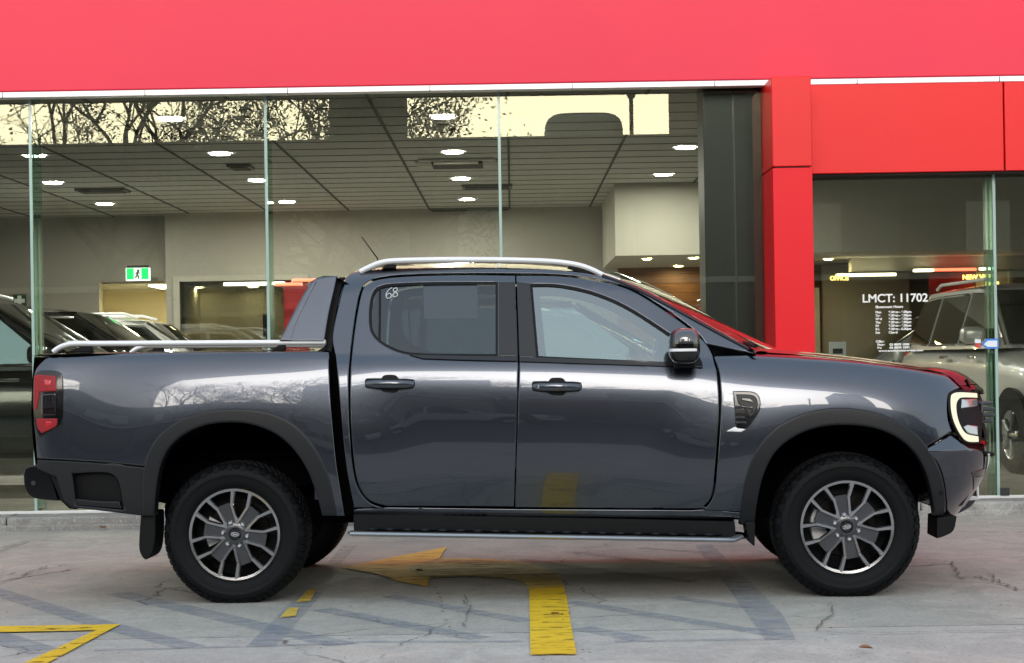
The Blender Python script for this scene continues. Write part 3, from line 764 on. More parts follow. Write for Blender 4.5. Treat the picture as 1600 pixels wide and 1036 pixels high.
# ------------------------------------------------------------------ side steps, flaps, handles, vent, mirrors, aerial
def step_prof():
    a = xz(552, 820, -.93)[0]; b = xz(1152, 820, -.93)[0]
    return a, b
SX0, SX1 = step_prof()
STEP = [(552, 804, 'c'), (1148, 815, 'c'), (1150, 838, 'c'), (1120, 842), (553, 832, 'c')]
slab(STEP, -.93, -.62, 'side_step', 'black_plastic', mirror=True, at=-.93, bevel=.008)
st = bpy.data.objects['side_step']
m = MB(); zz = lambda x: xz(552, 833, -.96)[1] + (x-SX0)/(SX1-SX0)*(xz(1150, 843, -.96)[1]-xz(552, 833, -.96)[1])
m.tube([(SX0, -.945, zz(SX0))] + [(SX0+(SX1-SX0)*k/20, -.985+.0*k, zz(SX0+(SX1-SX0)*k/20)) for k in range(20)] + [(SX1-.03, -.98, zz(SX1)), (SX1+.01, -.93, zz(SX1)+.012)], .0135, 8, .03)
part(m, 'step_trim', 'brushed', mirror=True)
m = MB()
def tread(u, v):
    x = SX0+.08+(SX1-SX0-.16)*u; z = zz(x)+.020; w_ = .004*(.5+.5*math.copysign(min(1, abs(3*sin(2*pi*u*20))), sin(2*pi*u*20)))
    return (x, -.93-.048*(v if v < .9 else .9), z+.006+w_*(1 if v < .9 else -1.2))
m.grid(tread, 241, 4)
part(m, 'step_tread', 'flare_plastic', mirror=True)
slab([(221, 800, 'c'), (243, 800, 'c'), (243, 835), (239, 863), (228, 874), (219, 862), (218, 840)], -.93, -.72, 'mud_flap', 'black_plastic', mirror=True, at=-.92)
slab([(1164, 815, 'c'), (1180, 815, 'c'), (1179, 854, 'c'), (1169, 846, 'c')], -.93, -.72, 'mud_flap', 'black_plastic', mirror=True, at=-.92)
def handle(door, cx, cy, key):
    s = 1.0
    P = lambda a: [(cx+q[0], cy+q[1])+tuple(q[2:]) for q in a]
    panel('handle_recess', P([(-38, -7), (-34, -8.5, 'c'), (-13, -8.5, 'c'), (-9, -13), (0, -14), (9, -13), (14, -8, 'c'), (35, -7), (39, -3), (39, 4), (35, 8, 'c'), (15, 8, 'c'), (10, 13.5), (0, 14), (-10, 12.5), (-16, 8, 'c'), (-36, 7), (-39, 0)]), 'black_plastic', door, off=.003, sp=.02, depth=.006, edge=.002, er=.004)
    q = [on_side(cx+k, cy+.6) for k in (-36, -30, -20, 0, 20, 30, 37)]
    m = MB(); offs = (.006, .022, .034, .040, .034, .022, .006)
    m.tube([(a[0], -(W_side(*a)+o), a[1]) for a, o in zip(q, offs)], [.017, .020, .022, .022, .022, .020, .017], 12, .010)
    part(m, 'handle', 'paint', door)
    if key:
        a = on_side(cx-29, cy); m = MB(); m.lathe([(0, -.004), (.009, -.003), (.011, .004)], 14, c=(a[0], -(W_side(*a)+.034), a[1])); part(m, 'key_barrel', 'chrome', door)
handle(rear_door, 609, 599.5, False); handle(front_door, 870, 604, True)
VENT = [(1145, 611, 'c'), (1176, 612), (1187, 621), (1188, 638), (1181, 652), (1167, 669), (1150, 671, 'c')]
vt = panel('fender_vent', VENT, 'black_gloss', off=.003, sp=.02, depth=.004)
panel('vent_insert', [(1150, 616, 'c'), (1174, 617), (1183, 624), (1183, 638), (1173, 652), (1164, 640), (1153, 630, 'c')], 'flare_plastic', vt, off=.006, sp=.02)
for k in range(4):
    panel('vent_slat', [(1148.5, 634+8*k, 'c'), (1158+2.5*k, 634+8*k, 'c'), (1160+2.5*k, 638.5+8*k, 'c'), (1148.5, 638.5+8*k, 'c')], 'flare_plastic', vt, off=.006, sp=.02)
panel('vent_slat', [(1158, 621, 'c'), (1172, 622), (1178, 628, 'c'), (1174, 629), (1158, 626, 'c')], 'black_gloss', vt, off=.009, sp=.02, depth=.003)
panel('vent_slat', [(1158, 633, 'c'), (1177, 635, 'c'), (1176, 645, 'c'), (1173, 645, 'c'), (1173, 639, 'c'), (1158, 637, 'c')], 'black_gloss', vt, off=.009, sp=.02, depth=.003)
panel('vent_badge', [(1130, 611, 'c'), (1146, 617, 'c'), (1146, 629, 'c'), (1130, 628, 'c')], 'silver', vt, off=.004, sp=.02, depth=.004)
panel('vent_badge', [(1135, 674, 'c'), (1148, 667, 'c'), (1165, 671, 'c'), (1158, 675, 'c')], 'silver', vt, off=.004, sp=.02, depth=.004)
# mirror
mc = xz(1069, 541, -1.07); mz = mc[1]; hw = .082; hh = .092
m = MB(); m.ball((mc[0], -1.07, mz), hw, .115, hh, .62, 28, 20); mir = part(m, 'door_mirror', 'black_gloss', mirror=True)
m = MB(); m.ball((mc[0]+.004, -1.075, mz+.004), hw*.93, .119, hh*.99, .62, 28, 10, .02, .99); part(m, 'mirror_cap', 'mirror_grey', mir)
m = MB(); m.ball((mc[0]-.005, -1.075, mz-.02), hw*.95, .118, .012, .5, 24, 6); part(m, 'indicator_strip', 'silver', mir)
m = MB(); m.box(mc[0]-.05, mc[0]+.06, -1.05, -.86, mz-.115, mz-.075); part(m, 'mirror_arm', 'black_plastic', mir, bevel=.012)
a0_ = xz(590, 404, -.2); a1_ = xz(565, 370, -.2)
part(MB().tube([(a0_[0], -.2, a0_[1]-.05), (a0_[0], -.2, a0_[1]), (a1_[0], -.2, a1_[1])], [.006, .004, .003], 6), 'aerial', 'black_plastic')

# ------------------------------------------------------------------ cabin
for xs, n in ((.10, 'front'), (-.85, 'rear')):
    for s in (-1, 1):
        m = MB(); m.ball((xs, s*.38, .90), .26, .25, .10, .6, 16, 10); m.ball((xs-.24, s*.38, 1.14), .10, .24, .32, .6, 16, 12)
        st_ = part(m, 'seat', 'seat_cloth')
        m = MB(); m.ball((xs-.28, s*.38, 1.50), .06, .14, .10, .6, 14, 10); m.tube([(xs-.28, s*.38, 1.34), (xs-.28, s*.38, 1.5)], .02, 6); part(m, 'headrest', 'seat_cloth', st_)
m = MB(); m.box(.75, 1.2, -.78, .78, .85, 1.20); part(m, 'dashboard', 'seat_cloth', bevel=.05)
m = MB()
m.tube([Vector((.62, -.38, 1.18)) + Matrix.Rotation(radians(-25), 3, 'Y') @ Vector((0, .19*cos(2*pi*k/24), .19*sin(2*pi*k/24))) for k in range(25)], .016, 8)
m.ball((.66, -.38, 1.17), .05, .07, .06); m.tube([(.66, -.38, 1.17), (.9, -.38, 1.08)], .03, 8); part(m, 'steering_wheel', 'seat_cloth')
m = MB(); m.box(-1.15, .95, -.82, .82, .53, .60); part(m, 'cabin_floor', 'seat_cloth')
part(MB().grid(lambda u, v: ((X0+.08)+(X1-X0-.12)*u, (2*v-1)*.62, rx(X0+(X1-X0)*u)-.035), 10, 7), 'headlining', 'light_cloth')

# ------------------------------------------------------------------ wheels
def make_wheel(phase):
    RR = .247
    m = MB()
    m.lathe([(.150, .02), (.236, .03), (.240, -.10), (.2415, -.112), (.252, -.114), (.254, -.110), (.254, .12), (.245, .125)], 72)   # barrel and lip
    rim = m.build('wheel', 'black_plastic', TRUCK, smooth=40)
    # machined face: outer lip ring, hub, twin ridges of every spoke
    m = MB(); m.lathe([(.232, -.104), (.233, -.1165), (.2465, -.119), (.2485, -.112)], 72)
    def bar(p, q, w0, w1, d0, d1, th=.03):
        p, q = Vector(p), Vector(q); t = (q-p).normalized(); n = Vector((-t.y, t.x))
        a = [p+n*w0*.28, p-n*w0*.28, q-n*w1*.30, q+n*w1*.30]; a2 = [p+n*(w0/2+.001), p-n*(w0/2+.001), q-n*(w1/2+.001), q+n*(w1/2+.001)]
        ds = [d0, d0, d1, d1]
        vs = [(v.x, y, v.y) for v, y in zip(a, ds)] + [(v.x, y+.008, v.y) for v, y in zip(a2, ds)] + [(v.x, y+th, v.y) for v, y in zip(a2, ds)]
        m.add(vs, [(0, 1, 2, 3)] + [(i+o, i+4+o, (i+1) % 4+4+o, (i+1) % 4+o) for o in (0, 4) for i in range(4)])
    inf = MB()
    for k in range(6):
        A = radians(100+phase+60*k)
        d = Vector((cos(A), sin(A))); n = Vector((-d.y, d.x))
        for s in (-1, 1):
            p0 = d*.050+n*s*.029; p1 = d*.162+n*s*.0400
            E = A+s*radians(18.4); p2 = Vector((cos(E), sin(E)))*.240
            bar(p0, p1, .018, .022, -.103, -.114); bar(p1-(p1-p0).normalized()*.008, p2, .022, .030, -.1145, -.1175)
        # dark channel between the ridges
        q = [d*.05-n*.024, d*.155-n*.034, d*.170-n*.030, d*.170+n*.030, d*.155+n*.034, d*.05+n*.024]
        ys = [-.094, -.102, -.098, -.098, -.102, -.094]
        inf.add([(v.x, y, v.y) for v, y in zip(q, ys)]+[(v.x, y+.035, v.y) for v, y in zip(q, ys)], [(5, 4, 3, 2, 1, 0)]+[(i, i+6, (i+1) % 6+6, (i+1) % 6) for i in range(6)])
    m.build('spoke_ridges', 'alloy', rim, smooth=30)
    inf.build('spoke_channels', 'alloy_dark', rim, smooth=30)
    m = MB(); m.lathe([(0, -.098), (.030, -.098), (.034, -.104), (.046, -.104), (.062, -.098), (.066, -.08), (.066, -.05)], 40); m.build('hub', 'alloy_dark', rim)
    cap = MB().lathe([(0, -.108), (.026, -.108), (.030, -.104), (.030, -.095)], 36).build('hub_cap', 'black_gloss', rim)
    for k in range(6):
        A = radians(101+phase*1.0+60*k); c = (.066*cos(A), 0, .066*sin(A))
        MB().lathe([(0, -.116), (.007, -.116), (.0115, -.110), (.0125, -.095), (.0125, -.08)], 12, c=c).build('lug_nut', 'chrome', rim)
    # oval script emblem on the cap
    m = MB(); n = 30
    R = Matrix.Rotation(radians(-phase*.0-14 if phase == 0 else 4), 4, 'Y')
    m.tube([R @ Vector((.0215*cos(2*pi*i/n), -.1095, .010*sin(2*pi*i/n))) for i in range(n+1)], .0011, 5, cap=False)
    m.build('emblem_ring', 'silver', rim)
    M = R @ Matrix.Translation((0, -.109, -.0042)) @ UPRIGHT @ Matrix(((1, .25, 0, 0), (0, 1, 0, 0), (0, 0, 1, 0), (0, 0, 0, 1)))
    text_mesh('emblem_script', 'Ford', .0135, 'silver', rim, M, .0002, .0004, align='CENTER')
    MB().lathe([(.06, .005), (.165, .005), (.168, .015), (.165, .028), (.06, .028)], 48).build('brake_disc', 'disc_metal', rim)
    m = MB(); m.lathe([(.10, -.012), (.178, -.012), (.182, 0), (.182, .05), (.10, .05)], 10, radians(150), radians(205)); m.build('brake_caliper', 'silver', rim, bevel=.004)
    # tyre
    prof = [(.250, -.112), (.258, -.122), (.275, -.131), (.300, -.1355), (.318, -.1365), (.322, -.139), (.338, -.1375), (.352, -.132), (.366, -.122), (.374, -.112), (.379, -.098), (.3835, -.06), (.385, 0), (.3835, .06), (.379, .098), (.366, .122), (.338, .1365), (.30, .136), (.258, .122), (.250, .112)]
    m = MB(); m.lathe(prof, 96)
    NB = 62
    for k in range(NB):            # shoulder lugs and tread blocks
        a = 2*pi*k/NB; wd = 2*pi/NB*.36; big = k % 2 == 0
        def P(r, y, aa): return (r*cos(aa), y, r*sin(aa))
        r0 = .350 if big else .359
        def lug(a, ring):
            vs = [P(r, y, a-wd*ww) for r, y, ww in ring] + [P(r, y, a+wd*ww) for r, y, ww in ring]; L = len(ring)
            m.add(vs, [(i, i+1, i+1+L, i+L) for i in range(L-1)] + [tuple(range(L)), tuple(range(2*L-1, L-1, -1))])
        lug(a, [(r0-.002, -.131, .9), (r0+.001, -.1385, .9), (.370, -.1275, 1.1), (.384, -.109, 1.1), (.389, -.085, 1.1), (.380, -.08, 1)])
        lug(a+pi/NB, [(.381, -.072, 1), (.3895, -.070, 1), (.390, -.03, 1), (.381, -.028, 1)])
        lug(a, [(.381, -.018, 1), (.390, -.016, 1), (.390, .016, 1), (.381, .018, 1)])
        lug(a+pi/NB, [(.381, .028, 1), (.390, .03, 1), (.3895, .070, 1), (.381, .072, 1)])
        lug(a, [(.380, .08, 1), (.3905, .085, 1), (.385, .112, 1), (.366, .128, 1), (.360, .12, 1)])
    for v in m.v:                  # the tyre flattens where it carries the load
        lim = -(WZ-.001)
        if v.z < lim: v.y *= 1+.25*(lim-v.z)/.02*.3; v.z = lim
    m.build('tyre', 'rubber', rim, smooth=32)
    return rim
def dup_part(o, parent):
    c = o.copy(); COL.objects.link(c); c.parent = parent
    for ch in list(o.children):
        d = ch.copy(); COL.objects.link(d); d.parent = c
    return c
YW = -.795
for xw, ph in ((-WB, 10), (WB, 0)):
    wh = make_wheel(ph); wh.location = (xw, YW, WZ)
    fw = dup_part(wh, TRUCK); fw.location = (xw, -YW, WZ); fw.rotation_euler = (0, 0, pi)
# far side: every flank part again, mirrored
for o in MIRROR:
    c = dup_part(o, TRUCK); c.scale = (1, -1, 1)
for o in list(TRUCK.children_recursive):      # things written only on the near side
    if o.name.startswith(('paper_sheet.', 'chalk_number.')): bpy.data.objects.remove(o)
# ------------------------------------------------------------------ ground
def struct(mb, name, mat, **k): return tag(mb.build(name, mat, **k), kind='structure')
YK, YG = 13.95, 14.25            # kerb face, glass line
ZF = .12                         # showroom floor level
struct(MB().sheet([(-400, -400, -.012), (400, -400, -.012), (400, 400, -.012), (-400, 400, -.012)]), 'ground', 'asphalt', smooth=0)
YJ = at_z(640, 991, 0).y
struct(MB().sheet([(-30, YJ, 0), (30, YJ, 0), (30, YK+.2, 0), (-30, YK+.2, 0)]), 'forecourt', 'concrete', smooth=0)
struct(MB().sheet([(-30, 3.2, 0), (30, 3.2, 0), (30, YJ-.008, 0), (-30, YJ-.008, 0)]), 'footpath', 'footpath', smooth=0)
m = MB(); xs = -16.0
while xs < 16:
    m.box(xs+.004, xs+2.396, YK, YK+.33, -.01, ZF-.012); xs += 2.4
kerb = struct(m, 'kerb', 'kerb_stone', bevel=.018)
m = MB(); m.box(-16, 16, YK-.018, YK+.1, -.01, .045); struct(m, 'kerb_foot', 'kerb_stone', bevel=.012)

def mark(name, polys, mat, z=.004):
    m = MB()
    for P in polys: m.sheet([tuple(at_z(x, y, z)) for x, y in P])
    return struct(m, name, mat, smooth=0)
def band(pts, w):
    """painted line through ground points; width in metres"""
    G = [at_z(x, y, 0) for x, y in pts]; out = []
    for a, b in zip(G, G[1:]):
        d = (b-a).normalized(); n = Vector((-d.y, d.x, 0))*w/2; out.append([a+n, a-n, b-n, b+n])
    return out
def bandmark(name, lines, mat, z):
    m = MB()
    for pts, w_ in lines:
        for q in band(pts, w_): m.sheet([(v.x, v.y, z) for v in q])
    return struct(m, name, mat, smooth=0)
# old lines blacked over with blue-grey paint
bandmark('painted_out_lines', [(((-40, 914), (152, 974), (300, 1012)), .14), (((182, 927), (535, 1008)), .15), (((-30, 988), (75, 1020)), .17),
    (((500, 952), (750, 998)), .13), (((608, 932), (824, 971)), .11), (((891, 941), (1220, 993)), .12), (((905, 981), (1004, 1000)), .13), (((1053, 934), (1166, 950)), .10)], 'blue_paint', .003)
mark('painted_out_border', [[(1085, 850), (1112, 850), (1222, 958), (1244, 998), (1196, 999), (1145, 928)]], 'blue_paint', .0045)
bandmark('painted_out_edge', [(((147, 1017), (560, 1006)), .045), (((500, 1004), (815, 1003)), .045), (((960, 1003), (1242, 999)), .05)], 'blue_paint', .0055)
mark('painted_out_patch', [[(384, 1010), (470, 925), (505, 925), (430, 1010)]], 'blue_paint', .006)
bandmark('faint_bay_lines', [(((815, 874), (1085, 910)), .09), (((891, 862), (1139, 892)), .10), (((1000, 856), (1110, 864)), .10)], 'cream_paint', .0035)
mark('faint_bay_stub', [[(513, 878), (535, 851), (558, 851), (532, 880)], [(0, 855), (40, 843), (48, 846), (0, 862)]], 'cream_paint', .0045)
ARROW = [(829, 1023), (827.5, 950), (827, 925), (824, 915), (812, 907), (784, 902), (735, 900), (672, 902), (667, 916), (623, 908), (593, 897), (534, 886.5), (615, 870), (698, 854.5), (687, 871.5), (725, 872), (770, 873), (815, 878), (855, 888), (876, 901), (886, 935), (893, 980), (901, 1021.5)]
def fill(name, px, mat, z):
    P = [at_z(x, y, z) for x, y in px]; n = len(P)
    vs, es, fs, *_ = delaunay_2d_cdt([p.xy for p in P], [(i, (i+1) % n) for i in range(n)], [], 1, 1e-6)
    m = MB(); m.add([(v.x, v.y, z) for v in vs], [tuple(f) for f in fs]); return struct(m, name, mat, smooth=0)
fill('arrow_stem', [(829, 1023), (827.5, 950), (827, 925), (826, 919), (881, 916), (886, 935), (893, 980), (901, 1021.5)], 'yellow_paint', .008)
fill('arrow_bend', [(826, 919), (824, 915), (812, 907), (784, 902), (735, 900), (672, 902), (640, 893), (640, 886), (687, 871.5), (725, 872), (770, 873), (815, 878), (855, 888), (876, 901), (881, 916)], 'yellow_worn_shade', .008)
fill('arrow_head', [(672, 902), (667, 916), (623, 908), (593, 897), (534, 886.5), (615, 870), (698, 854.5), (687, 871.5), (640, 886), (640, 893)], 'yellow_head', .008)
fill('yellow_bay_mark', [(-80, 979.5), (188, 975), (62, 1042), (20, 1064), (-25, 1064), (150, 984.5), (-80, 989)], 'yellow_paint', .008)
fill('yellow_dash', [(462, 941), (481, 921), (495, 919), (485, 939)], 'yellow_old', .0085)
fill('yellow_dash', [(437, 965), (451, 949), (467, 949), (462, 962)], 'yellow_old', .0085)
# cracks: thin grooves laid as dark strips
def crack(pts, w_=.008, seed=1):
    rnd = random.Random(seed); G = [at_z(x, y, 0).xy for x, y in pts]; q = []
    for a, b in zip(G, G[1:]):
        for k in range(7): q.append(a.lerp(b, k/7)+Vector((rnd.uniform(-.02, .02), rnd.uniform(-.025, .025))))
    m = MB()
    for a, b in zip(q, q[1:]):
        d = (b-a); n = Vector((-d.y, d.x)).normalized()*w_*.5*rnd.uniform(.4, 1.4)
        m.sheet([(*(a+n), .0095), (*(a-n), .0095), (*(b-n), .0095), (*(b+n), .0095)])
    return struct(m, 'crack', 'crack_fill', smooth=0)
for i, (c, w_) in enumerate([([(1485, 880), (1500, 905), (1530, 903), (1560, 912)], .010), ([(1548, 898), (1560, 912), (1600, 925)], .011), ([(1296, 945), (1300, 958), (1272, 992)], .007),
        ([(728, 932), (731, 955), (722, 985)], .006), ([(0, 914), (55, 893), (75, 885)], .008), ([(1240, 992), (1420, 990), (1640, 986)], .006), ([(640, 992), (760, 999)], .004), ([(1440, 886), (1490, 878)], .006)]):
    crack(c, w_, i)
rnd = random.Random(11)
m = MB()
def speck(m, px, py, s):
    p = at_z(px, py, .0); a = rnd.uniform(0, 6.3)
    q = [(p.x+s*rnd.uniform(.6, 1.3)*cos(a+k*pi/3), p.y+s*rnd.uniform(.6, 1.3)*sin(a+k*pi/3)*.7, .010) for k in range(6)]
    m.add([(p.x, p.y, .010+s*.25)]+q, [(0, k+1, (k+1) % 6+1) for k in range(6)])
for px, py in ((680, 921), (684, 930), (688, 936), (690, 943), (690, 950), (692, 958), (697, 972), (702, 983), (714, 996), (878, 962), (890, 961)): speck(m, px, py, .012)
for k in range(120): speck(m, rnd.uniform(0, 1600), rnd.uniform(850, 1034), rnd.uniform(.003, .009))
tag(m.build('grit', 'debris', smooth=0), 'dark grit and crumbs strewn over the pale concrete', 'grit', kind='stuff')
def leaf(px, py, s, rz, lab):
    p = at_z(px, py, .012); m = MB()
    m.grid(lambda u, v: (s*(u-.5)*2, s*.55*sin(pi*u)*(2*v-1), .010+s*.35*abs(2*v-1)*sin(pi*u)+s*.2*u*u), 7, 5)
    o = m.build('dry_leaf', 'dry_leaf'); o.location = (p.x, p.y, .012); o.rotation_euler = (.1, .2, rz); tag(o, lab, 'leaf')
leaf(8, 826, .06, .4, 'curled reddish dry leaf at the foot of the kerb, far left')
leaf(160, 827, .045, 1.2, 'pale dry leaf against the kerb behind the pickup tail')
leaf(1352, 1017, .035, .1, 'small dark dry leaf on the pale footpath below the front wheel')
leaf(868, 963, .03, 2.4, 'tiny brown leaf lying on the stem of the yellow arrow')
leaf(655, 895, .03, .5, 'small dark leaf in the shade on the yellow arrow head')

# ------------------------------------------------------------------ showroom
B = thing('showroom_building', 'car showroom with red fascia, red column and a full height glass front', 'showroom', (0, YG, 0))
def bpart(m, name, mat, parent=None, **k):
    off = -B.location
    m.xf(Matrix.Translation(off)); return m.build(name, mat, parent or B, **k)
def X(px, py, Y): return at_y(px, py, Y).x
def Z(px, py, Y): return at_y(px, py, Y).z
YFA = 14.08                      # upper fascia face
zfb = (Z(0, 141, YFA)+Z(1190, 127, YFA))/2
bpart(MB().box(-16, 16, YFA, YFA+.12, zfb, 7.2), 'fascia', 'fascia_red_skylit', bevel=.01)
bpart(MB().box(-16, 16, YFA-.012, YFA+.1, zfb-.050, zfb-.004), 'drip_edge', 'aluminium', bevel=.006)
m = MB()
for k in range(14):
    x = -7.4+k*1.13; m.box(x, x+.006, YFA-.0145, YFA, zfb-.050, zfb-.010)
bpart(m, 'drip_edge_joints', 'frame_dark', smooth=0)
bpart(MB().box(-16, 16, YFA+.122, YG+.4, zfb+.045, zfb+.12), 'head_frame', 'frame_dark')
# column
YC = 13.70
cx0, cx1 = X(1208, 300, YC), X(1270, 300, YC); zc1 = Z(1235, 119.5, YC); zs1 = Z(1235, 261, YC)
bpart(MB().box(cx0, cx1, YC, YG+.3, zs1+.006, zc1), 'column_cladding', 'panel_red', bevel=.006)
bpart(MB().box(cx0, cx1, YC, YG+.3, .0, zs1-.006), 'column_cladding', 'column_red', bevel=.006)
bpart(MB().box(cx0+.02, cx1-.02, YC+.015, YG+.2, .0, zc1-.02), 'column_core', 'joint_shadow_dark')
# red header over the right-hand window
YH = 14.06
zh0, zh1 = Z(1420, 269, YH), zfb-.052
xj = X(1569, 200, YH)
bpart(MB().box(cx1-.03, xj-.006, YH, YH+.17, zh0, zh1), 'header_panel', 'panel_red', bevel=.005)
bpart(MB().box(xj+.006, 16, YH, YH+.17, zh0, zh1), 'header_panel', 'panel_red', bevel=.005)
bpart(MB().box(cx1-.03, 16, YH+.03, YG+.25, zh0-.012, zh0+.05), 'header_soffit_shade', 'joint_shadow_dark')  # dark colour stands for the shadow line under the header
# glass: panes between fins
ztop = zfb+.043
joints = [X(-322, 400, YG), X(50, 400, YG), X(418, 400, YG), X(783, 400, YG), X(1150, 400, YG), cx0]
for a, b in zip(joints, joints[1:]): bpart(MB().box(a+.006, b-.006, YG, YG+.012, ZF+.01, ztop), 'window_pane', 'pane', smooth=0)
xr = X(1556, 500, YG)
rpanes = []
for a, b in ((cx1, xr), (xr, xr+1.9), (xr+1.9, xr+3.8)): rpanes.append(bpart(MB().box(a+.006, b-.006, YG, YG+.012, ZF+.01, zh0), 'window_pane', 'pane', smooth=0))
bpart(MB().box(-16, joints[0]-.006, YG, YG+.012, ZF+.01, ztop), 'window_pane', 'pane', smooth=0)
for x, zt in [(j, ztop) for j in joints[:4]] + [(xr, zh0), (xr+1.9, zh0)]:
    f = bpart(MB().box(x-.009, x+.009, YG+.016, YG+.30, ZF+.01, zt), 'glass_fin', 'fin_glass', smooth=0)
    bpart(MB().box(x-.011, x+.011, YG-.004, YG+.0155, ZF+.01, zt), 'fin_edge', 'fin_edge', f, smooth=0)
bpart(MB().box(-16, 16, YG-.02, YG+.05, ZF-.012, ZF+.012), 'glazing_channel', 'aluminium', bevel=.004)
m = MB(); m.box(X(1563, 780, YG)-.0, X(1576, 780, YG), YG-.03, YG+.05, ZF+.012, ZF+.07); bpart(m, 'patch_fitting', 'frame_dark')
# charcoal pillar inside the glass
px0, px1 = X(1102, 400, YG+.06), cx0+.05
bpart(MB().box(px0, px1, YG+.06, YG+.5, ZF, ztop+.1), 'inner_pillar', 'charcoal_panel', bevel=.004)
# shell
ZC = zfb+.085; YB1, YB2 = 26.9, 26.5
struct(MB().box(-16, 16, YK+.33, 30, -.1, ZF-.001), 'showroom_floor', 'kerb_stone', smooth=0)
m = MB()
xw = X(258.5, 400, YB2)
dl, dr, dz = X(155, 470, YB1), X(262, 470, YB1), Z(200, 440, YB1)
m.box(-16, dl, YB1, YB1+.2, ZF, ZC+.1); m.box(dl, xw+.05, YB1, YB1+.2, dz, ZC+.1)
bpart(m, 'left_wall', 'wall_a', smooth=0)
ol, orr, oz = X(281, 470, YB2), X(482, 470, YB2), Z(350, 439, YB2)
m = MB(); m.box(xw, ol, YB2, YB2+.35, ZF, ZC+.1); m.box(ol, orr, YB2, YB2+.2, oz, ZC+.1); m.box(orr, 16, YB2, YB2+.2, ZF, ZC+.1)
bpart(m, 'rear_wall', 'wall_b', smooth=0)
m = MB(); m.box(-16.2, -16, YG, 30, 0, ZC); m.box(16, 16.2, YG, 30, 0, ZC); m.box(-16, 16, 30, 30.2, 0, 7); m.box(-16.2, 16.2, YFA+.121, 30.2, 7.0, 7.2)
bpart(m, 'outer_wall', 'wall_a', smooth=0)
m = MB(); m.box(ol-.09, ol, YB2-.03, YB2, ZF, oz+.08); m.box(ol, orr, YB2-.03, YB2, oz, oz+.08)
bpart(m, 'office_frame', 'bulkhead', smooth=0)
# corridor and office behind the rear wall
m = MB(); m.box(dl-.6, dl-.5, YB1+.2, 29.5, ZF, dz+.2); m.box(dl-.6, xw, 29.4, 29.5, ZF, dz+.2); m.box(xw-.05, xw, YB1+.2, 29.5, ZF, dz+.2)
bpart(m, 'corridor_wall', 'wall_warm', smooth=0)
bpart(MB().box(dl-.6, xw, YB1+.2, 29.5, dz-.02, dz+.2), 'corridor_ceiling', 'ceil_white', smooth=0)
m = MB(); m.box(ol-.2, orr+.3, 28.8, 28.9, ZF, oz+.2); m.box(ol-.2, ol-.1, YB2+.2, 28.9, ZF, oz+.2); m.box(orr+.2, orr+.3, YB2+.2, 28.9, ZF, oz+.2)
bpart(m, 'office_wall', 'wall_warm', smooth=0)
bpart(MB().box(ol-.2, orr+.3, YB2+.2, 28.9, oz-.005, oz+.2), 'office_ceiling', 'ceil_white', smooth=0)
rl = X(443, 470, YB2+.06)
bpart(MB().box(rl, orr, YB2+.05, YB2+.12, ZF, oz), 'red_panel', 'dark_red', smooth=0)
bpart(MB().box(X(411, 500, YB2+.08), X(421, 500, YB2+.08), YB2+.05, YB2+.10, ZF, Z(415, 491, YB2+.08)), 'office_door_edge', 'frame_dark', smooth=0)
bpart(MB().box(ol, rl, YB2+.03, YB2+.04, ZF, oz), 'office_pane', 'lens_clear', smooth=0)
# ceiling tiles and grid
bpart(MB().box(-16, 16, YG+.3, YB1+.1, ZC, ZC+.08), 'ceiling', 'ceiling_tile', smooth=0)
m = MB()
k = 0
while YG+.42+.6*k < YB1: m.box(-16, 16, YG+.42+.6*k-.010, YG+.42+.6*k+.010, ZC-.006, ZC+.01); k += 1
bpart(m, 'ceiling_grid', 'ceiling_grid', smooth=0)
m = MB()
for k in range(-12, 13): m.box(1.2*k+.0-.013, 1.2*k+.013, YG+.3, YB1, ZC-.009, ZC+.01)
bpart(m, 'ceiling_grid', 'vent_dark', smooth=0)
# bulkhead with its soffit, timber wall
YBH = 23.1; bl, bz = X(961, 350, YBH), Z(1000, 399, YBH)
bpart(MB().box(bl, 9.5, YBH, 26.3, bz, ZC-.001), 'bulkhead', 'bulkhead', smooth=0)
YT = 26.28
bpart(MB().box(X(966, 450, YT), X(1300, 450, YT)+.8, YT, YT+.15, ZF, bz), 'timber_wall', 'timber', smooth=0)
bpart(MB().box(X(1271, 500, 25.8), X(1279, 500, 25.8), 25.7, 25.8, ZF, Z(1275, 450, 25.8)), 'door_frame', 'bulkhead', smooth=0)
# wall behind the right-hand window: beam, glazed office, red panel, bright doorway
YR_ = 24.6
bpart(MB().box(X(1330, 400, YR_), 12, YR_, YR_+.2, Z(1420, 423, YR_), ZC), 'right_bulkhead', 'bulkhead', smooth=0)
bpart(MB().box(X(1310, 500, YR_), X(1452, 500, YR_), YR_+1.2, YR_+1.3, ZF, 2.6), 'right_office_wall', 'wall_a', smooth=0)
bpart(MB().box(X(1455, 500, YR_), X(1525, 500, YR_), YR_+.05, YR_+.12, ZF, Z(1490, 424, YR_)), 'red_panel', 'dark_red', smooth=0)
bpart(MB().box(X(1527, 500, YR_), X(1577, 500, YR_), YR_+.05, YR_+.15, ZF, Z(1550, 424, YR_)), 'right_wall', 'wall_b', smooth=0)
bpart(MB().box(X(1577, 500, YR_), X(1583, 500, YR_), YR_-.02, YR_+.1, ZF, Z(1580, 424, YR_)), 'door_frame', 'bulkhead', smooth=0)
bpart(MB().box(X(1583, 500, YR_), 12, YR_+1.0, YR_+1.1, ZF, 3), 'bright_room_wall', 'wall_warm', smooth=0)
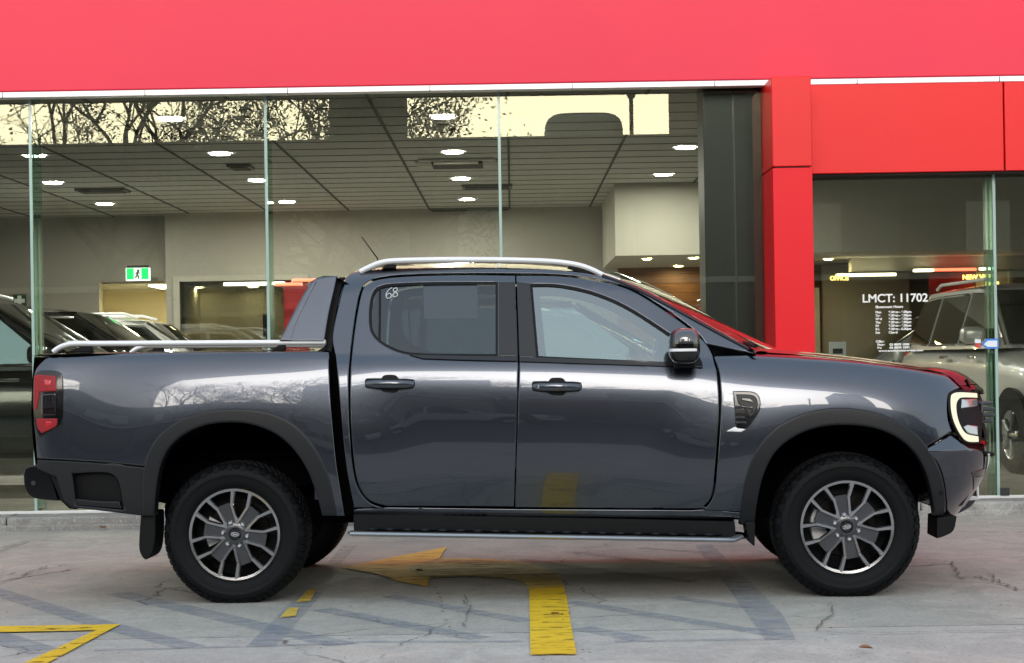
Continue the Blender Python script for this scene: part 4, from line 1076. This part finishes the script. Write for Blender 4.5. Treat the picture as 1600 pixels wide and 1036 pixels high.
# lettering on the glass
def lettering(px, py, hpx, body, name='lettering', bold=.0, xs=1.0, to=None):
    """py is the base line; hpx the cap height"""
    Y = YG-.003; p = at_y(px, py, Y); h = hpx/F*Y
    M = Matrix.Translation(Vector((p.x, Y, p.z))-B.location) @ UPRIGHT
    o = text_mesh(name, body, h/.70, 'white_lettering', rpanes[0], M, bold, .0008)
    if to:
        wdt = max(v.co.x for v in o.data.vertices)-min(v.co.x for v in o.data.vertices); tgt = at_y(to, py, Y).x-p.x
        o.data.transform(Matrix.Translation((M.translation)) @ Matrix.Diagonal((tgt/wdt, 1, 1, 1)) @ Matrix.Translation(-M.translation))
    return o
lettering(1347, 472.5, 12.5, 'LMCT: 11702', bold=.002, to=1449)
lettering(1368, 481.5, 3.8, 'Showroom Hours', bold=.0012, to=1411)
days = ['Mon', 'Tue', 'Wed', 'Thu', 'Fri', 'Sat', 'Sun']
for k, dname in enumerate(days):
    y = 489.5+5.3*k
    lettering(1368, y, 3.4, dname, bold=.0012)
    if k < 6: lettering(1388.5, y-.2, 3.4, '8.30am - 6.00pm' if k < 5 else '8.30am - 5.00pm', bold=.0012, to=1424)
    else: lettering(1388.5, y-.2, 3.4, 'Closed', bold=.0012)
lettering(1368.5, 535.5, 3.8, 'Office', bold=.0012)
lettering(1371, 540.2, 3.2, 'Phone', bold=.0012); lettering(1390, 540, 3.2, '03 8870 1000', bold=.0012, to=1421)
lettering(1371, 545, 3.2, 'Fax', bold=.0012); lettering(1390, 544.8, 3.2, '03 8870 1001', bold=.0012, to=1421)
lettering(1373, 549.6, 3.0, 'www.southmotorgroup.com', bold=.0010, to=1443)

# ------------------------------------------------------------------ lamps, vents, signs
def downlight(px, py, r, lab, z=ZC-.012, mat='downlight', parent=None, Yd=None, group='round downlights in the tiled ceiling', name='downlight'):
    p = at_z(px, py, z) if Yd is None else at_y(px, py, Yd)
    t = thing(name, lab, 'ceiling light', (p.x, p.y, p.z-.002), 0, group)
    MB().lathe([(r*1.02, .0), (r*1.12, -.002), (r*1.16, .012)], 28).xf(Matrix.Rotation(pi/2, 4, 'X')).build('trim_ring', 'ceil_white', t)
    MB().lathe([(0, .0), (r, .0)], 28).xf(Matrix.Rotation(pi/2, 4, 'X') @ Matrix.Translation((0, .004, 0))).build('diffuser', mat, t, recalc=False)
    return t
DL = [(267, 187, 'big round downlight, topmost of the left bay of glass'), (344, 241, 'round downlight in the left bay below the topmost one'), (402, 282.5, 'round downlight just left of the second glass joint, upper one'), (448, 316, 'round downlight just right of the second glass joint near the back wall'),
      (692, 183.5, 'big round downlight above the cab, topmost of the middle column'), (708, 238.5, 'round downlight right in front of the ceiling cassette'), (720, 280, 'round downlight behind the ceiling cassette'), (730, 312, 'round downlight lowest of the middle column by the back wall'),
      (1071, 231.5, 'large round downlight beside the dark inner pillar'), (1037, 273.5, 'round downlight in front of the beige bulkhead'), (83, 286.5, 'round downlight nearest the left edge, right of the first glass joint'), (164, 319.5, 'small round downlight left above the exit sign'), (54, 244, 'round downlight behind the first glass joint on the left'),
      (1586, 296.5, 'round downlight behind the far right window')]
for x, y, lab in DL: downlight(x, y, .105, lab)
for x, y, lab in ((1011, 405.5, 'small warm spot under the beige bulkhead, left one'), (1084, 404, 'small warm spot under the beige bulkhead, next to the pillar'), (1294, 406, 'small warm spot seen at the left of the right-hand window')):
    downlight(x, y, .06, lab, z=bz-.012, mat='warm_spot', group='warm spots under the bulkhead', name='spotlight')
downlight(1060, 416.6, .06, 'small warm spot washing the brown timber wall', z=bz-.012, mat='warm_spot', group='warm spots under the bulkhead', name='spotlight')
def strip(px0, px1, py, Y, mat, lab, h=.05):
    a, b = at_y(px0, py, Y), at_y(px1, py, Y)
    t = thing('strip_light', lab, 'strip light', ((a.x+b.x)/2, Y, a.z), 0); L = (b.x-a.x)/2
    MB().box(-L, L, 0, .04, -h/2, h/2).build('diffuser', mat, t); MB().box(-L-.02, L+.02, .0405, .07, -h/2-.01, h/2+.01).build('housing', 'ceil_white', t)
strip(350, 443, 444, YB2-.3, 'led_white', 'long pale strip light along the left office window', .036)
strip(430, 470, 444.5, YB2-.45, 'led_red', 'red strip light glowing on the dark red panel, left', .03)
strip(457, 500, 438, YB2-.6, 'led_red', 'upper red strip light behind the pickup sports bar', .03)
strip(1309, 1400, 430, YR_-.1, 'led_white', 'long pale strip light above the lettering on the right window', .03)
strip(1429, 1459, 422.5, YR_-.1, 'led_white', 'short pale strip light left of the red one', .03)
strip(1460, 1525, 421.5, YR_-.1, 'led_red', 'red strip light high behind the right window', .03)
strip(1532, 1555, 420, YR_-.1, 'led_white', 'shortest pale strip light near the right glass joint', .03)
def glowtext(px, py, h, body, to, lab):
    Y = YR_-.12; p = at_y(px, py, Y); t = thing('lit_sign', lab, 'lit sign', p, 0)
    o = text_mesh('sign_letters', body, h/F*Y/.7, 'yellow_sign', t, UPRIGHT, .004, .01)
    wdt = max(v.co.x for v in o.data.vertices); o.data.transform(Matrix.Diagonal(((at_y(to, py, Y).x-p.x)/wdt, 1, 1, 1)))
glowtext(1297, 438, 6.5, 'OFFICE', 1326, 'yellow lit letters at the left end of the long strip light')
glowtext(1504, 436.5, 7, 'NEW VEH', 1549, 'yellow lit letters beside the right glass joint')
glowtext(1540, 446.5, 6, 'ICLES', 1561, 'smaller yellow lit letters below the others by the right joint')
# warm light panels in the corridor and in the office
t = thing('corridor_light', 'slanting warm light panel on the corridor ceiling below the exit sign', 'ceiling light', (0, 0, 0))
a, b = at_z(214, 441.5, dz+.10), at_z(258, 452, dz+.10)
a, b = at_y(232, 443, YB1+.45), at_y(258, 443, YB1+.45)
MB().box(a.x, b.x+.12, YB1+.45, YB1+1.45, dz-.055, dz-.036).build('diffuser', 'warm_panel', t); MB().box(a.x-.03, b.x+.15, YB1+.42, YB1+1.48, dz-.0355, dz-.0205).build('frame', 'ceil_white', t)
for px, lab in ((308, 'warm downlight inside the left office washing its wall, left one'), (395, 'warm downlight inside the left office near its dark door edge')):
    p = at_y(px, 440, 28.4); downlight(px, 440, .09, lab, mat='warm_panel', Yd=28.4, group='office downlights', name='office_downlight').location.z = oz-.022
# ceiling cassette and vents
def vent(px0, px1, py, lab, cass=False):
    a, b = at_z(px0, py, ZC-.02), at_z(px1, py, ZC-.02); L = (b.x-a.x)/2
    t = thing('ceiling_cassette' if cass else 'ceiling_vent', lab, 'air vent', ((a.x+b.x)/2, a.y, ZC-.012)); d = .35 if cass else .2
    if cass:
        MB().box(-L, L, -d, d, -.015, .011).build('housing', 'ceil_white', t, bevel=.01)
        MB().box(-L*.66, L*.66, -d*.75, d*.8, -.045, -.0155).build('intake_grille', 'vent_dark', t, bevel=.008)
        for s in (-1, 1): MB().box(s*L*.83-.11, s*L*.83+.11, -d*.6, d*.6, -.020, -.0155).build('louvre', 'wall_b', t)
        MB().box(-L*.6, L*.55, -d*.85, -d*.76, -.050, -.02).build('flap', 'bulkhead', t)
    else:
        MB().box(-L, L, -d, d, -.02, .011).build('frame', 'ceiling_grid', t); MB().box(-L+.04, L-.04, -d+.04, d-.04, -.03, -.0205).build('grille', 'vent_dark', t)
vent(655, 775, 256, 'white ceiling cassette with a dark intake slot above the cab', True)
vent(122, 202, 299, 'dark ceiling vent between the two small left downlights')
vent(218, 300, 212, 'dark ceiling vent below the topmost left downlight')
vent(358, 395, 262, 'narrow ceiling vent left of the second glass joint')
vent(722, 800, 293, 'slim ceiling vent above the lowest middle downlight')
vent(672, 798, 329, 'long dark slot vent at the back of the ceiling')
vent(700, 770, 207, 'faint ceiling vent between the two upper middle downlights')
# exit sign
Ye = YB1-.45; a, b = at_y(196.5, 428, Ye), at_y(233.5, 428, Ye); L = (b.x-a.x)/2; H = 20.0/F*Ye/2
t = thing('exit_sign', 'green exit sign with a white running figure above the corridor opening', 'exit sign', ((a.x+b.x)/2, Ye, Z(215, 428.5, Ye)))
MB().box(-L, L, 0, .08, -H, H).build('housing', 'exit_white', t); MB().box(-L+.02, L-.02, .0, .09, H+.002, H+.035).build('bracket', 'frame_dark', t)
for s in (-1, 1): MB().box(s*L*.62-L*.30, s*L*.62+L*.30, -.006, -.0005, -H+.02, H-.005).build('green_field', 'exit_green', t)
m = MB(); q = lambda x, z: (x*H, -.008, z*H)
m.ball(q(.12, .55), .02, .006, .022); m.tube([q(.08, .4), q(-.05, -.1)], .014, 5); m.tube([q(-.05, -.1), q(.2, -.35), q(.12, -.7)], .012, 5); m.tube([q(-.05, -.1), q(-.2, -.4), q(-.45, -.5)], .012, 5); m.tube([q(.06, .3), q(.3, .1), q(.4, .25)], .009, 5); m.tube([q(.06, .3), q(-.25, .2), q(-.3, 0)], .009, 5)
m.build('running_figure', 'sign_green', t)
# first-aid plate
Yf = YB1-.03; a, b = at_y(20, 470, Yf), at_y(41, 470, Yf); L = (b.x-a.x)/2
t = thing('first_aid_sign', 'dark green plate with a white cross on the left wall', 'sign', ((a.x+b.x)/2, Yf, Z(30, 470, Yf)))
MB().box(-L, L, 0, .02, -L*.95, L*.95).build('plate', 'sign_green', t)
MB().box(-L*.28, L*.28, -.012, -.001, -L*.75, L*.75).box(-L*.78, -L*.285, -.012, -.001, -L*.28, L*.28).box(L*.285, L*.78, -.012, -.001, -L*.28, L*.28).build('cross', 'white_lettering', t)
# fire extinguisher by the pillar
Yx = 20.0; a = at_y(1099, 500, Yx)
t = thing('fire_extinguisher', 'red fire extinguisher with a bright valve beside the dark pillar', 'fire extinguisher', (a.x, Yx, Z(1099, 520, Yx)))
MB().lathe([(0, 0), (.07, 0), (.075, .03), (.075, .22), (.05, .28), (.02, .30)], 20).xf(Matrix.Rotation(pi/2, 4, 'X')).build('cylinder', 'extinguisher', t)
m = MB(); m.tube([(0, 0, .29), (0, 0, .37)], .022, 10); m.tube([(-.07, 0, .36), (.05, 0, .40)], .012, 6); m.tube([(-.02, 0, .33), (-.09, -.02, .30), (-.10, -.02, .1)], .011, 6); m.build('valve', 'chrome', t)
MB().box(-.2, .2, -.2, .2, -t.location.z+ZF, -.001).build('plinth', 'frame_dark', t)
# stickers on the right-hand glass and the easel sign
Y = YG-.004
t = thing('window_sticker', 'blue framed white arrow sticker with a small red flag on the right glass', 'sticker', at_y(1547, 538, Y))
def pl(P, d): return [(at_y(x, y, Y).x-t.location.x, at_y(x, y, Y).z-t.location.z) for x, y in P]
MB().prism(pl([(1534, 538), (1541, 529.5), (1560, 529), (1560, 544.5), (1541, 545)], 0), -.002, 0).build('blue_border', 'sticker_blue', t)
MB().prism(pl([(1537, 538), (1543, 532.5), (1558, 532), (1558, 542), (1543, 542)], 0), -.004, -.0022).build('arrow', 'sticker_white', t)
MB().prism(pl([(1523, 530), (1532, 530), (1532, 536), (1523, 536)], 0), -.002, 0).build('white_square', 'sticker_white', t)
MB().prism(pl([(1523.5, 536.6), (1532, 536.6), (1532, 543), (1524, 543)], 0), -.002, 0).build('red_square', 'sticker_red', t)
Yp = 17.0; a, b = at_y(1296, 545, Yp), at_y(1322, 545, Yp)
t = thing('easel_sign', 'small white framed notice standing behind the right window near the column', 'sign', ((a.x+b.x)/2, Yp, ZF)); L = (b.x-a.x)/2; z0, z1 = Z(1309, 556, Yp)-ZF, Z(1309, 534, Yp)-ZF
MB().box(-L, L, 0, .02, z0, z1).build('board', 'sticker_white', t); MB().box(-L*.6, L*.6, -.004, -.0005, z0+.02, z0+.07).build('picture', 'frame_dark', t); MB().tube([(0, .02, 0), (0, .02, z1)], .02, 8).build('stand', 'frame_dark', t)

# ------------------------------------------------------------------ cars on show
def show_car(label, paint, x, y, rz, gl='car_glass', L=4.75, H=1.80, W=1.90, chrome=True, hood=1.08, fr=.55, rails=True):
    t = thing('showroom_car', label, 'car', (x, y, ZF), rz)
    h = L/2; hw = W/2; zb = hood-.02
    st = [(-h, .58, .98, .80), (-h+.05, .46, zb, .90), (-h+.3, .34, zb+.06, .975), (-1.2, .30, zb+.07, 1), (0, .29, zb+.05, 1), (.95, .29, zb+.03, .995), (1.25, .30, zb-.0, .985), (1.75, .33, zb-.06, .95), (h-.22, .36, zb-.16, .87), (h-.06, .42, zb-.26, .78), (h, .50, .72, .70)]
    sx = [s[0] for s in st]; f = [spl(sx, [s[k] for s in st]) for k in (1, 2, 3)]
    def ring(u, v):
        xx = -h+L*v; a = 2*pi*u; lo, hi, ww = f[0](xx), f[1](xx), f[2](xx)*hw
        e = .38; c, s = cos(a), sin(a)
        return (xx, ww*math.copysign(abs(c)**e, c)*(1-.03*max(0, s)), (lo+hi)/2+(hi-lo)/2*math.copysign(abs(s)**(e*1.3), s))
    b = MB(); b.grid(ring, 44, 60, True)
    b.add([ring(i/44, 0) for i in range(44)], [tuple(range(44))]); b.add([ring(i/44, 1) for i in range(44)], [tuple(range(43, -1, -1))])
    b.build('body', paint, t, smooth=40)
    bx0, bx1, tx0, tx1 = -h+.22, 1.18, -h+.55, fr-.35
    z0, z1 = zb+.0, H-.07
    def cabin(k):      # half width and x-range at height fraction k
        return bx0+(tx0-bx0)*k, bx1+(tx1-bx1)*k, hw*(.95-.20*k), z0+(z1-z0)*k
    g = MB()
    def cring(u, v):
        k = v; a, c_, ww, z = cabin(min(k, 1.0)); an = 2*pi*u; c, s = cos(an), sin(an); e = .22
        return ((a+c_)/2+(c_-a)/2*math.copysign(abs(c)**e, c), ww*math.copysign(abs(s)**e, s), z)
    g.grid(cring, 48, 8, True); g.build('cabin', paint, t, smooth=50)
    a, c_, ww, z = cabin(1)
    r = MB(); r.grid(lambda u, v: ((a+c_)/2+(c_-a)*(u-.5), ww*(2*v-1), z+.065*(1-(2*v-1)**4)*(1-(2*u-1)**4)), 16, 13); r.build('roof', paint, t, smooth=60)
    o = .012
    def sidepoly(P, s): return [(p[0], s*(hw*(.95-.20*p[1])+o), z0+(z1-z0)*p[1]) for p in P]
    ed = lambda k, q: q[0]*(1-k)+q[1]*k
    for s in (-1, 1):
        wf = [(-.15, .08), (bx1-.32, .08), (ed(.85, (bx1-.30, tx1-.12)), .90), (-.15, .92)]; wr = [(-1.15, .08), (-.22, .08), (-.22, .92), (-1.12, .92)]; wq = [(bx0+.30, .14), (-1.22, .08), (-1.19, .92), (tx0+.12, .88)]
        for P in (wf, wr, wq):
            m = MB(); m.sheet(sidepoly(P, s)); w_ = m.build('side_window', gl, t, smooth=0)
            if chrome:
                q = sidepoly(P, s); MB().tube([q[3], q[2]], .012, 5).tube([q[0], q[1]], .010, 5).build('window_trim', 'chrome', w_)
    for nm, xa, xb_, sg in (('windscreen', bx1, tx1, 1), ('rear_window', bx0, tx0, -1)):
        m = MB(); m.grid(lambda u, v: (xa+(xb_-xa)*(.06+.88*v)+sg*(.02+.05*(1-(2*u-1)**2)*.6), (2*u-1)*hw*(.95-.20*v)*.90, z0+(z1-z0)*(.06+.88*v)+.01), 13, 7); m.build(nm, 'car_glass', t)
    for xs in (-h+1.0, h-.92):
        for s in (-1, 1):
            c = (xs, s*(hw-.115), .37)
            tm = MB(); tm.lathe([(.23, -.11), (.30, -.13), (.36, -.115), (.37, 0), (.36, .115), (.30, .13), (.23, .11)], 40); wh = tm.build('wheel', 'rubber', t); wh.location = c
            tm = MB(); tm.lathe([(0, -.10*1), (.05, -.105), (.06, -.09), (.20, -.10), (.235, -.118), (.235, .1)], 36)
            for k in range(5):
                A = 2*pi*k/5; tm.tube([(.05*cos(A), -.11, .05*sin(A)), (.22*cos(A), -.115, .22*sin(A))], .022, 6)
            if s > 0: tm.xf(Matrix.Rotation(pi, 4, 'Z'))
            tm.build('rim', 'alloy', wh)
            tm = MB(); tm.lathe([(.30, -s*.0), (.455, 0)], 40, 0, pi, (xs, s*(hw+.006), .37)); tm.lathe([(.455, s*.0), (.44, -s*.08)], 40, 0, pi, (xs, s*(hw+.006), .37)); tm.build('arch_lip', 'black_plastic', t)
    for s in (-1, 1):
        m = MB(); m.ball((h-.17, s*hw*.70, zb-.30), .16, .20, .10, .6, 18, 10); hl_ = m.build('headlight', 'lamp_clear', t)
        MB().ball((h-.05, s*hw*.62, zb-.30), .05, .06, .06, 1, 12, 8).build('lamp_bulb', 'chrome', hl_)
        MB().ball((h-.14, s*hw*.86, zb-.335), .06, .05, .04, .7, 12, 8).build('indicator', 'amber', hl_)
        m = MB(); m.ball((bx1-.42, s*(hw+.10), z0+.14), .085, .12, .085, .6, 16, 10); m.box(bx1-.46, bx1-.38, min(s*hw*.9, s*(hw+.05)), max(s*hw*.9, s*(hw+.05)), z0+.05, z0+.10); m.build('door_mirror', paint if paint != 'car_silver' else 'car_silver', t)
        m = MB(); m.box(-.55, -.33, s*(hw+.012)-.012, s*(hw+.012)+.012, zb-.10, zb-.07); m.box(.35, .57, s*(hw+.012)-.012, s*(hw+.012)+.012, zb-.10, zb-.07); m.build('door_handle', 'chrome' if chrome else paint, t, bevel=.006)
        m = MB(); m.box(-h-.005, -h+.12, s*hw*.74-.10, s*hw*.74+.10, zb-.20, zb-.02); m.build('taillight', 'red_lens', t, bevel=.02)
        if rails:
            m = MB(); m.tube([(tx0+.15, s*ww*.86, z+.05), (tx0+.3, s*ww*.86, z+.10), (tx1-.3, s*ww*.86, z+.10), (tx1-.12, s*ww*.86, z+.05)], .018, 8); m.build('roof_bar', 'silver' if chrome else 'black_plastic', t)
        MB().tube([(bx1-.02, s*hw*.90, z0+.02), (tx1+.02, s*hw*.735, z1-.02)], .02, 6).build('pillar_strip', 'chrome' if chrome else 'black_gloss', t)
    m = MB(); m.grid(lambda u, v: (h-.035-.10*(2*u-1)**2-.015, (2*u-1)*hw*.46, .60+.22*v), 13, 6); gr = m.build('grille', 'black_plastic', t)
    m = MB()
    for k in range(3): m.tube([(h-.02-.10*((2*i/12)-1)**2, ((2*i/12)-1)*hw*.45, .64+.075*k) for i in range(13)], .011, 6)
    m.build('grille_bar', 'chrome', gr)
    MB().box(h-.03, h+.01, -.26, .26, .46, .57).build('number_plate', 'sticker_white', t)
    m = MB(); m.box(-h+.3, h-.3, -hw*.93, hw*.93, .24, .33); m.build('underbody', 'liner', t)
    return t
show_car('black SUV close behind the glass at the far left, pale side window and black mirror', 'car_black', X(83, 545, 16)-.86, 16.9, 0, 'car_glass_pale', H=1.86, hood=1.16)
show_car('second black SUV beyond the first, dark windows and a sloping windscreen', 'car_black', X(268, 540, 19.4)-1.25, 20.1, 0, H=1.84, hood=1.14, rails=False)
show_car('white SUV farthest back in the left row, only its roof and windscreen in view', 'car_white', X(358, 540, 22.4)-1.25, 23.1, 0, H=1.80, hood=1.10, chrome=True)
show_car('silver four wheel drive facing the glass on the right, headlight and front wheel in view', 'car_silver', 5.62, 18.55, -pi/2+radians(4), L=4.9, H=1.90, W=1.95, hood=1.22)
show_car('charcoal SUV close behind the glass, seen only through the pickup cab windows', 'car_black', X(1012, 560, 16)-.86, 16.9, 0, 'car_glass_pale', H=1.76, hood=1.10, rails=False)
show_car('pale grey hatchback side on behind the lettered window', 'car_pearl', 5.55, 22.9, pi, L=4.5, H=1.72, hood=1.02, rails=False)

# ------------------------------------------------------------------ across the street (seen mirrored in glass and paint)
def mir(px, py, d):
    """point at distance d in front of the glass whose mirror image falls at the pixel"""
    p = at_y(px, py, YG+d); return Vector((p.x, YG-d, p.z))
D1 = 34.0
zr = mir(800, 214, D1).z
t = thing('opposite_building', 'long low grey building across the street with a flat parapet', 'building', (0, YG-D1, 0))
def ob(m, name, mat, **k): return m.xf(Matrix.Translation((0, -(YG-D1), 0))).build(name, mat, t, **k)
yo = YG-D1
ob(MB().box(-34, 30, yo-12, yo, 0, zr-.25), 'wall', 'opp_dark', smooth=0); ob(MB().box(-34.1, 30.1, yo-12, yo+.12, zr-.249, zr), 'parapet', 'opp_wall', smooth=0)
for k in range(13):
    x = -31+k*4.6; ob(MB().box(x, x+3.2, yo+.002, yo+.06, .6, 2.9), 'shop_window', 'opp_window', smooth=0)
    if k % 3 != 1: ob(MB().box(x+.2, x+1.6, yo+.002, yo+.05, 4.0, 5.4), 'window', 'opp_window', smooth=0); ob(MB().box(x+2, x+3.2, yo+.002, yo+.05, 4.0, 5.4), 'window', 'opp_white', smooth=0)
ob(MB().box(-34, 30, yo, yo+1.6, 3.25, 3.40), 'awning', 'opp_white', smooth=0)
a, b = mir(523, 200, D1), mir(640, 200, D1)
t2 = thing('sign_pylon', 'tall plain grey slab rising above the low building across the street', 'pylon', ((a.x+b.x)/2, yo+1.2, 0)); L = abs(b.x-a.x)/2
MB().box(-L, L, -.3, .3, 0, 11).build('slab', 'opp_wall', t2, bevel=.03); MB().box(-L-.1, L+.1, -.4, .4, 0, .6).build('base', 'opp_dark', t2)
a = mir(1092, 200, D1)
t3 = thing('corner_tower', 'narrow tall dark block beside the low building across the street', 'building', (a.x+.85, yo-4, 0))
MB().box(-.85, .85, -5, 5.5, 0, 14).build('wall', 'brick', t3, smooth=0)
for k in range(4): MB().box(.2, .7, 5.502, 5.55, 1.2+3*k, 3.0+3*k).build('window', 'opp_window', t3, smooth=0)
a, b = mir(850, 200, D1+4), mir(972, 200, D1+4); zt = mir(900, 188, D1+4).z
t = thing('roof_tank', 'rounded white tank on the roof across the street', 'tank', ((a.x+b.x)/2, YG-D1-4, zr-.3)); L = (b.x-a.x)/2
MB().ball((0, 0, (zt-zr)/2+.1), L, 1.2, (zt-zr)/2+.35, .45).build('shell', 'opp_white', t); MB().box(-L*.8, L*.8, -.8, .8, 0, .3).build('cradle', 'metal_grey', t)
a = mir(987, 214, 24); zt = mir(987, 148, 24).z
t = thing('street_lamp', 'thin street lamp with a round globe across the road', 'street lamp', (a.x, YG-24, 0))
MB().tube([(0, 0, 0), (0, 0, zt)], .045, 8).build('pole', 'metal_grey', t); MB().ball((0, 0, zt), .10, .10, .10).build('globe', 'metal_grey', t)
def tree(label, x, y, h, seed, leaves, spread=.55, leafmat='leaf', lsize=.055, depth=6, trunk=.16):
    rnd = random.Random(seed); t = thing('street_tree', label, 'tree', (x, y, -.01), 0, 'street trees across the road')
    b = MB(); tips = []
    def grow(p, d, L, r, n):
        pts = [p]; q = p; dd = d
        for k in range(4):
            dd = (dd+Vector((rnd.gauss(0, .13), rnd.gauss(0, .13), rnd.gauss(.03, .08)))).normalized(); q = q+dd*L/4; pts.append(q)
        b.tube(pts, [r*(1-.09*i) for i in range(5)], 5 if n < 3 else 7, cap=False)
        if n <= 1: tips.extend(pts[1:])
        if n == 0: return
        for k in range(3 if n > 1 else 2):
            ax = Vector((rnd.gauss(0, 1), rnd.gauss(0, 1), rnd.gauss(0, .6)))
            nd = (dd*.85+ax.normalized()*spread*rnd.uniform(.8, 1.4)).normalized(); grow(pts[rnd.choice((2, 3, 4, 4))], nd, L*rnd.uniform(.62, .82), r*.58, n-1)
    grow(Vector((0, 0, 0)), Vector((0, 0, 1)), h*.33, trunk, depth)
    b.build('trunk', 'bark', t, recalc=False)
    if leaves:
        m = MB()
        for k in range(leaves):
            c = rnd.choice(tips)+Vector((rnd.gauss(0, .18), rnd.gauss(0, .18), rnd.gauss(0, .18))); u = Vector((rnd.gauss(0, 1), rnd.gauss(0, 1), rnd.gauss(0, 1))).normalized(); v = u.orthogonal().normalized(); s = lsize*rnd.uniform(.6, 1.3)
            m.add([c-u*s, c+v*s*.45, c+u*s, c-v*s*.45], [(0, 1, 2, 3)])
        m.build('crown', leafmat, t, recalc=False, smooth=0)
    return t
yt = YG-26
show_car('white van like car added across the road, seen mirrored only', 'car_white', -3.5, -15.5, 0, H=1.9, L=4.9, hood=1.15, rails=False).location.z = 0  # unseen car, added to give the pickup doors streaks to mirror
show_car('silver car added across the road, seen mirrored only', 'car_silver', 3.4, -15.6, pi, H=1.5, L=4.5, hood=.95, rails=False).location.z = 0  # second unseen car, added for the door reflections
def mx(px): return mir(px, 200, 26).x
tree('nearly bare tree with thin twigs across the road, farthest left', mx(120), yt, 11, 3, 900, .62)
tree('twiggy tree across the road left of the pylon', mx(330), yt-1, 11.5, 5, 4200, .6)
tree('leafier tree across the road in front of the pylon', mx(470), yt+.5, 10.5, 8, 5200, .62)
tree('leafy tree across the road left of the roof tank', mx(700), yt, 9.6, 12, 9000, .6)
tree('small bare tree behind the low building right of the lamp', mir(1050, 200, 46).x, YG-46, 10.2, 21, 0, .45, trunk=.10)
